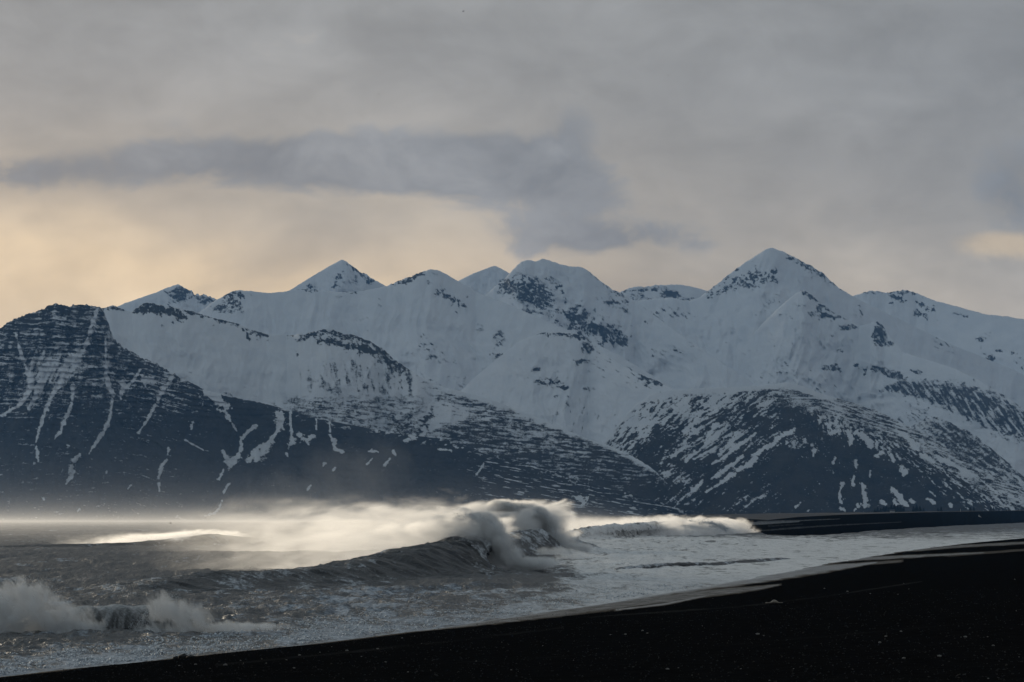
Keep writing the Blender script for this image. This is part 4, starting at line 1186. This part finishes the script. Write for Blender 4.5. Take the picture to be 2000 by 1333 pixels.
# wisps of drifting spray rising above the plumes
puff('spray_wisp', 'faint wisp of spray drifting up against the dark mountain', [(-14.5, 520.0, 7.0, 6.5, 10.0, 2.6), (-17.5, 520.0, 5.4, 9.0, 10.0, 2.2), (-11.5, 520.0, 8.2, 3.6, 8.0, 2.0)], 0.010, 0.38, (0.25, 0.8, 0.2))


# ------------------------------------------------------------------ foam lumps and droplets
def scatter_mesh(name, label, C, S, mat, stretch=1.0):
    """Many small lumps in one mesh: C centres (n,3), S sizes (n)."""
    n = len(C)
    T = np.array([(1, 1, 1), (1, -1, -1), (-1, 1, -1), (-1, -1, 1)], float) / 1.73
    q = RNG.normal(size=(n, 4)); q /= np.linalg.norm(q, axis=1)[:, None]
    w, x, y, z = q.T
    R = np.stack([np.stack([1 - 2 * (y * y + z * z), 2 * (x * y - z * w), 2 * (x * z + y * w)], -1),
                  np.stack([2 * (x * y + z * w), 1 - 2 * (x * x + z * z), 2 * (y * z - x * w)], -1),
                  np.stack([2 * (x * z - y * w), 2 * (y * z + x * w), 1 - 2 * (x * x + y * y)], -1)], 1)
    V = np.einsum('nij,kj->nki', R, T) * S[:, None, None]
    V[:, :, 2] *= stretch
    V = (V + C[:, None, :]).reshape(-1, 3)
    F = (np.arange(n)[:, None, None] * 4 + np.array([(0, 1, 2), (0, 3, 1), (0, 2, 3), (1, 3, 2)])[None]).reshape(-1, 3)
    me = bpy.data.meshes.new(name)
    me.vertices.add(len(V)); me.vertices.foreach_set('co', V.astype(np.float32).reshape(-1))
    me.loops.add(F.size); me.loops.foreach_set('vertex_index', F.astype(np.int32).reshape(-1))
    me.polygons.add(len(F)); me.polygons.foreach_set('loop_start', np.arange(len(F), dtype=np.int32) * 3)
    me.polygons.foreach_set('loop_total', np.full(len(F), 3, np.int32))
    me.update(calc_edges=True)
    me.materials.append(mat)
    o = bpy.data.objects.new(name, me)
    COL.objects.link(o)
    return tag(o, label, None, None, 'stuff')


M_FOAM = plain_mat('foam_white', (0.72, 0.77, 0.82), 0.6, 0.12, 3.0)
n = 28000
yy = 104 + 150 * RNG.random(n) ** 1.5
nn = -RNG.random(n) ** 1.1 * np.interp(yy, [104, 150, 254], [3.6, 5.0, 7.0])
xx = shore_x(yy) + nn
clump = fbm(xx / 0.8, yy / 4.0, 3, 261, 0.6)
keep = (clump > -0.12) & (nn < -0.12)
xx, yy = xx[keep], yy[keep]
C = np.stack([xx, yy, 0.02 + 0.10 * RNG.random(len(xx)) * sst(clump[keep], -0.1, 0.5)], -1)
scatter_mesh('foam_lumps', 'lumpy bluish foam tumbling along the near edge of the water', C, 0.010 + 0.045 * RNG.random(len(C)) ** 2.5, M_FOAM)
n = 9000
tpx = np.concatenate([RNG.normal(50, 80, n // 2), RNG.normal(335, 45, n // 2)])
lobe = np.where(tpx < 190, np.exp(-((tpx - 60) / 95) ** 2) * 92, np.exp(-((tpx - 330) / 60) ** 2) * 66)
tpy = 1238 - lobe * (0.35 + 0.85 * RNG.random(len(tpx)) ** 0.6) + RNG.normal(0, 4, len(tpx))
td = 150 + RNG.normal(0, 0.7, len(tpx))
C = np.stack([(tpx - 1000) * K * td, td, CAM_H - (tpy - HZ) * K * td], -1)
scatter_mesh('splash_droplets', 'fine white droplets flying above the near splashes', C, 0.004 + 0.010 * RNG.random(len(C)) ** 3, M_FOAM)

DR = []
for path_, d_, sd_, cnt in (([(880, 1012), (915, 1010), (950, 1014), (975, 1035), (985, 1065), (1000, 1092), (1060, 1104)], 304, 10, 2600), ([(990, 988), (1040, 994), (1068, 1010), (1082, 1040), (1092, 1062), (1150, 1078)], 484, 8, 2600),
                            ([(1120, 1030), (1200, 1026), (1270, 1018), (1330, 1020), (1390, 1022), (1420, 1034)], 950, 5, 4000)):
    pa = np.array(path_, float)
    tt = RNG.random(cnt) * (len(pa) - 1)
    i_ = tt.astype(int)
    q_ = pa[i_] + (pa[i_ + 1] - pa[i_]) * (tt - i_)[:, None]
    q_ = q_ + RNG.normal(0, sd_, q_.shape) * RNG.random((cnt, 1)) * 1.2
    dd_ = d_ + RNG.normal(0, 2.5, cnt)
    DR.append(np.stack([(q_[:, 0] - 1000) * K * dd_, dd_, CAM_H - (q_[:, 1] - HZ) * K * dd_, (0.010 + 0.030 * RNG.random(cnt) ** 3) * d_ / 300.0], -1))
DR = np.concatenate(DR)
scatter_mesh('crest_droplets', 'fine white droplets torn from the breaking crests', DR[:, :3], DR[:, 3], M_FOAM)


# ------------------------------------------------------------------ stones on the beach
def stone_mesh(name, mat, seed, flat=0.6):
    r = random.Random(seed)
    import bmesh
    bm = bmesh.new()
    bmesh.ops.create_icosphere(bm, subdivisions=1, radius=1.0)
    for v in bm.verts:
        k_ = 0.78 + 0.44 * r.random()
        v.co = Vector((v.co.x * k_ * 1.2, v.co.y * k_, v.co.z * k_ * flat))
    me = bpy.data.meshes.new(name)
    bm.to_mesh(me); bm.free()
    me.materials.append(mat)
    return me


def on_beach(px, py):
    """World point of the sand seen at a photo position."""
    d = 120.0
    for _ in range(40):
        x = (px - 1000) * K * d
        zb = float(beach_z(np.array([x]), np.array([d]))[0][0])
        d = 0.5 * d + 0.5 * (CAM_H - zb) / ((py - HZ) * K)
    return x, d, zb


M_PEB = plain_mat('pale_pebble', (0.22, 0.21, 0.195), 0.8, 0.35, 30.0)
M_STONE = plain_mat('dark_stone', (0.016, 0.016, 0.017), 0.8, 0.4, 12.0)
pmesh = [stone_mesh('pebble', M_PEB, i) for i in range(5)]
spots = [(785, 1247), (810, 1243), (738, 1268), (706, 1283), (625, 1275), (678, 1272), (648, 1264), (753, 1294), (1255, 1233), (1480, 1240), (1503, 1330), (1447, 1307), (1325, 1305), (1304, 1308), (1765, 1287), (1940, 1262),
         (1760, 1234), (1885, 1245), (1929, 1245), (1877, 1245), (1730, 1244), (1718, 1256), (1982, 1132), (1775, 1151), (1765, 1140), (1550, 1307), (1990, 1284), (1930, 1326), (1985, 1194), (560, 1290), (585, 1281), (520, 1296), (470, 1291), (440, 1300),
         (410, 1306), (380, 1312), (350, 1301), (320, 1318), (1492, 1242), (1835, 1283), (1700, 1160), (1610, 1150), (1655, 1156), (1222, 1240), (1060, 1262), (980, 1255), (1120, 1290), (880, 1270), (930, 1292), (1012, 1312)]
for i in range(16):
    px_ = 260 + 1740 * random.random()
    e_ = np.interp(px_, [q[0] for q in EDGE], [q[1] for q in EDGE])
    spots.append((px_, e_ + 14 + (1328 - e_ - 14) * random.random()))
for i, (px_, py_) in enumerate(spots):
    x, y, z = on_beach(px_, py_)
    o = bpy.data.objects.new('pebble', pmesh[i % 5])
    sz = (0.008 + 0.022 * random.random() ** 2) * (1.2 if i < 40 else 0.9) * (y / 90.0) ** 0.5
    o.location = (x, y, z + sz * 0.25)
    o.scale = (sz, sz, sz)
    o.rotation_euler = (0, 0, 6.28 * random.random())
    COL.objects.link(o)
    tag(o, 'small pale pebble lying on the black sand', 'pebble', 'pale pebbles on the beach')
smesh = [stone_mesh('shore_stone', M_STONE, 40 + i, 0.55) for i in range(3)]
for i, (px_, py_, w_, lab) in enumerate([(238, 1297, 9, 'larger dark stone of the close pair at the near foam edge'), (250, 1296, 6, 'smaller dark stone of the close pair at the near foam edge'),
                                         (346, 1288, 9, 'left stone of the row of three dark stones at the foam edge'), (360, 1287, 12, 'large middle stone of the row of three dark stones'), (373, 1286, 8, 'right stone of the row of three dark stones at the foam edge'),
                                         (96, 1311, 7, 'lone dark stone, second from the left end of the foam edge'), (276, 1293, 5, 'tiny lone dark stone between the pair and the row of three'), (50, 1317, 6, 'lone dark stone nearest the left edge of the picture')]):
    x, y, z = on_beach(px_, py_)
    o = bpy.data.objects.new('shore_stone', smesh[i % 3])
    sz = w_ * K * y
    o.location = (x, y, z + sz * 0.2)
    o.scale = (sz, sz, sz)
    COL.objects.link(o)
    tag(o, lab, 'stone', 'dark stones along the foam edge')
# gravel texture of the nearer sand
n = 17000
gy = 46 + 120 * RNG.random(n) ** 1.6
gx = (RNG.random(n) * 2120 - 60 - 1000) * K * gy
gz, gn = beach_z(gx, gy)
kp = gn > 0.6
C = np.stack([gx, gy, gz], -1)[kp]
M_GRAV = plain_mat('dark_gravel', (0.012, 0.012, 0.0125), 0.9, 0.7, 0.9)
scatter_mesh('gravel', 'dark gravel strewn over the black sand', C, 0.006 + 0.018 * RNG.random(len(C)) ** 3, M_GRAV)


# ------------------------------------------------------------------ birds
def lathe_body(rings, seg=8):
    """rings: (x, y, z, rx, rz) along the body axis."""
    V, F = [], []
    for (cx, cy, cz, rx, rz) in rings:
        for j in range(seg):
            a = 2 * math.pi * j / seg
            V.append((cx + 0.0, cy + rx * math.cos(a), cz + rz * math.sin(a)))
    for i in range(len(rings) - 1):
        for j in range(seg):
            F.append((i * seg + j, i * seg + (j + 1) % seg, (i + 1) * seg + (j + 1) % seg, (i + 1) * seg + j))
    F.append(tuple(range(seg - 1, -1, -1)))
    F.append(tuple((len(rings) - 1) * seg + j for j in range(seg)))
    return V, F


def gull_mesh(name, mat, lift=0.22, sweep=0.12):
    """Flying gull, 1.3 m span, flying along +X: body with head, beak, tail and two bent wings as one mesh."""
    V, F = lathe_body([(0.33, 0, .02, .004, .004), (0.28, 0, .022, .018, .018), (0.23, 0, .025, .036, .038), (0.16, 0, .012, .045, .048), (0.05, 0, 0, .065, .07), (-.1, 0, -.005, .058, .06), (-.2, 0, 0, .03, .03), (-.24, 0, .005, .045, .012), (-.33, 0, .008, .06, .006)])
    for sd in (1, -1):
        st = [(0.05, 0.03, 0.02, .16, .022), (0.09 - sweep * .1, 0.20, lift * .55 + .02, .15, .016), (0.10, 0.36, lift + .02, .13, .012), (-.02 - sweep, 0.54, lift * .85, .08, .008), (-.14 - sweep, 0.68, lift * .6, .015, .003)]
        b = len(V)
        for (cx, cy, cz, ch, th) in st:
            V += [(cx + ch * .35, sd * cy, cz), (cx, sd * cy, cz + th), (cx - ch * .65, sd * cy, cz), (cx, sd * cy, cz - th * .5)]
        for i in range(len(st) - 1):
            for j in range(4):
                q = (b + i * 4 + j, b + i * 4 + (j + 1) % 4, b + (i + 1) * 4 + (j + 1) % 4, b + (i + 1) * 4 + j)
                F.append(q if sd > 0 else q[::-1])
        F.append(tuple(b + (len(st) - 1) * 4 + j for j in range(4)))
    me = bpy.data.meshes.new(name)
    me.from_pydata(V, [], F)
    me.update()
    me.materials.append(mat)
    return me


M_GULL = plain_mat('grey_gull', (0.10, 0.10, 0.105), 0.8, 0.3, 6.0)
M_GULLW = plain_mat('white_gull', (0.72, 0.71, 0.68), 0.8, 0.12, 6.0)
gm = [gull_mesh('gull', M_GULL, 0.22, 0.12), gull_mesh('gull', M_GULL, -0.12, 0.05), gull_mesh('gull', M_GULL, 0.38, 0.2)]
gmw = gull_mesh('gull', M_GULLW, 0.1, 0.1)
BIRDS = [(333, 1023, 1150, 0, 20, 12, 'dark gull gliding low over the bright spray of the left swell'), (433, 1025, 1600, 1, 200, -8, 'small dark gull above the right end of the left swell'),
         (487, 1027, 2300, 2, 30, 0, 'tiny gull over the sea, rightmost of the three near the swell'), (683, 1021, 560, 2, 80, 62, 'gull banking upright in front of the pale spray cloud'),
         (905, 22, 1500, 1, 25, -15, 'tiny dark gull high in the sky near the top edge'), (1305, 148, 2400, 0, 200, 10, 'barely visible gull high in the grey sky right of centre'),
         (740, 185, 2600, 2, 20, 0, 'barely visible gull in the sky above the cloud bank'), (172, 1295, 117, 2, 160, 50, 'small dark bird fluttering over the foam at the near water edge')]
for (px_, py_, d_, mi, hd, roll, lab) in BIRDS:
    o = bpy.data.objects.new('gull', gm[mi])
    o.location = ((px_ - 1000) * K * d_, d_, CAM_H - (py_ - HZ) * K * d_)
    o.rotation_euler = (math.radians(roll), 0, math.radians(hd))
    if d_ < 200:
        o.scale = (0.13, 0.13, 0.13)
    COL.objects.link(o)
    tag(o, lab, 'bird', 'gulls in the air')
o = bpy.data.objects.new('gull', gmw)
o.location = ((1913 - 1000) * K * 900, 900, CAM_H - (1009 - HZ) * K * 900)
o.rotation_euler = (0.5, 0, math.radians(150))
o.scale = (0.7, 0.7, 0.7)
COL.objects.link(o)
tag(o, 'white gull flying low in front of the far dark beach', 'bird', 'gulls in the air')

# pale bird lying on the sand
bx, by, bz = on_beach(1512, 1179)
M_CARC = plain_mat('pale_plumage', (0.34, 0.30, 0.25), 0.9, 0.25, 14.0)
V, F = lathe_body([(-.235, 0, .012, .004, .004), (-.225, 0, .016, .016, .013), (-.205, 0, .020, .020, .018), (-.18, 0, .016, .014, .012), (-.15, 0, .015, .013, .011), (-.11, 0, .018, .022, .014), (-.08, 0, .028, .05, .028), (-.04, 0, .042, .075, .045), (0.0, 0, .05, .085, .054), (0.04, 0, .045, .08, .048),
                   (.08, 0, .032, .06, .034), (.11, 0, .022, .04, .016), (.15, 0, .018, .030, .008), (.18, 0, .018, .024, .009), (.21, 0, .020, .020, .006), (.235, 0, .020, .012, .003)], 10)
o = raw_mesh('resting_bird', V, F, M_CARC, True)
o.location = (bx, by, bz)
tag(o, 'pale hump-backed bird lying flat on the black sand', 'bird')

# ------------------------------------------------------------------ far grove and hut
M_LEAF = plain_mat('dark_conifer', (0.012, 0.018, 0.014), 0.9, 0.4, 0.8)
M_BARK = plain_mat('dark_bark', (0.03, 0.025, 0.02), 0.9, 0.3, 2.0)
M_WALL = plain_mat('white_wall', (0.70, 0.70, 0.68), 0.8, 0.06, 1.0)
M_ROOF = plain_mat('dark_roof', (0.05, 0.045, 0.045), 0.7, 0.2, 1.0)


def crown_mesh(seed):
    r = random.Random(seed)
    V, F = [], []
    for i in range(620):
        t_ = r.random() ** 0.8
        a = r.random() * 6.283
        rad = (1 - t_) ** 0.8 * (0.25 + 0.13 * r.random()) * (0.6 + 0.4 * math.sin(t_ * 21 + r.random()) ** 2) * r.random() ** 0.4
        c = Vector((rad * math.cos(a), rad * math.sin(a), 0.12 + 0.88 * t_))
        s_ = 0.035 + 0.05 * (1 - t_) * r.random()
        u = Vector((r.gauss(0, 1), r.gauss(0, 1), r.gauss(0, .5))).normalized() * s_
        v = Vector((r.gauss(0, 1), r.gauss(0, 1), r.gauss(0, .5))).normalized() * s_
        b = len(V)
        V += [c + u, c + v, c - u, c - v]
        F.append((b, b + 1, b + 2, b + 3))
    me = bpy.data.meshes.new('crown')
    me.from_pydata(V, [], F)
    me.materials.append(M_LEAF)
    return me


crowns = [crown_mesh(i) for i in range(3)]
tv = [(0.03 * (1 - h * .8) * math.cos(a * 1.0472), 0.03 * (1 - h * .8) * math.sin(a * 1.0472), h) for h in (-0.1, 0.4, 0.95) for a in range(6)]
tf = [(i * 6 + j, i * 6 + (j + 1) % 6, (i + 1) * 6 + (j + 1) % 6, (i + 1) * 6 + j) for i in range(2) for j in range(6)]
tme = bpy.data.meshes.new('trunk')
tme.from_pydata(tv, [], tf)
tme.materials.append(M_BARK)
for i, (px_, hp) in enumerate([(1709, 9), (1714, 12), (1720, 10), (1726, 13), (1731, 15), (1736, 12), (1741, 16), (1747, 17), (1753, 15), (1759, 16), (1765, 12), (1784, 13), (1790, 16), (1797, 13), (1804, 9), (1832, 9), (1838, 11), (1895, 10), (1902, 9), (1935, 8), (1941, 9)]):
    d_ = 5350 + 60 * random.random()
    base_y = np.interp(px_, [1500, 1700, 1800, 2000], [1003.5, 1001, 999.5, 997]) + 1.5
    o = bpy.data.objects.new('conifer_tree', None)
    o.location = ((px_ - 1000) * K * d_, d_, CAM_H - (base_y - HZ) * K * d_)
    hh = hp * K * d_
    o.scale = (hh * 1.25, hh * 1.25, hh)
    o.rotation_euler = (0, 0, 6.28 * random.random())
    COL.objects.link(o)
    tag(o, 'small dark tree in the distant shelter belt below the domed hill', 'tree', 'trees of the far shelter belt')
    for nm, me_ in (('crown', crowns[i % 3]), ('trunk', tme)):
        c_ = bpy.data.objects.new(nm, me_)
        c_.parent = o
        COL.objects.link(c_)

hd = 5250.0
hut = bpy.data.objects.new('farm_hut', None)
hut.location = ((1743 - 1000) * K * hd, hd, CAM_H - (1001.5 - HZ) * K * hd)
COL.objects.link(hut)
tag(hut, 'tiny white hut in front of the far shelter belt', 'hut')
w_, l_, h_ = 2.2, 1.6, 1.5
V = [(-w_, -l_, -1), (w_, -l_, -1), (w_, l_, -1), (-w_, l_, -1), (-w_, -l_, h_), (w_, -l_, h_), (w_, l_, h_), (-w_, l_, h_), (-w_, 0, h_ + 1.0), (w_, 0, h_ + 1.0)]
F = [(0, 1, 5, 4), (2, 3, 7, 6), (1, 2, 6, 9, 5), (3, 0, 4, 8, 7)]
c_ = raw_mesh('wall', V, F, M_WALL); c_.parent = hut
V = [(-w_ - .2, -l_ - .3, h_ - .1), (w_ + .2, -l_ - .3, h_ - .1), (w_ + .2, 0, h_ + 1.15), (-w_ - .2, 0, h_ + 1.15), (w_ + .2, l_ + .3, h_ - .1), (-w_ - .2, l_ + .3, h_ - .1)]
V += [(a, b, c + .12) for a, b, c in V]
F = [(0, 1, 2, 3), (3, 2, 4, 5), (6, 9, 8, 7), (9, 11, 10, 8), (0, 6, 7, 1), (5, 4, 10, 11), (0, 3, 9, 6), (3, 5, 11, 9), (1, 7, 8, 2), (2, 8, 10, 4)]
c_ = raw_mesh('roof', V, F, M_ROOF); c_.parent = hut
pm = [(0.16 * math.cos(a * 1.0472), 0.16 * math.sin(a * 1.0472), h) for h in (-1, 2.6) for a in range(6)]
pf = [(j, (j + 1) % 6, 6 + (j + 1) % 6, 6 + j) for j in range(6)] + [tuple(range(6, 12))]
o = raw_mesh('marker_post', pm, pf, M_WALL)
o.location = ((1876 - 1000) * K * 5100, 5100, CAM_H - (1000 - HZ) * K * 5100)
tag(o, 'thin white marker post on the far dark beach', 'post')


# ------------------------------------------------------------------ haze in the air
hm, ht, hout = new_mat('haze')
hv = ht.nodes.new('ShaderNodeVolumePrincipled')
hv.inputs['Color'].default_value = (0.24, 0.53, 1.0, 1)
hv.inputs['Density'].default_value = 2.1e-5
hv.inputs['Anisotropy'].default_value = 0.2
ht.links.new(hv.outputs[0], hout.inputs['Volume'])
tag(box_mesh('haze', -3000, 3000, -60, 17000, -40, 900, hm), 'thin blue haze in the air', None, None, 'stuff')
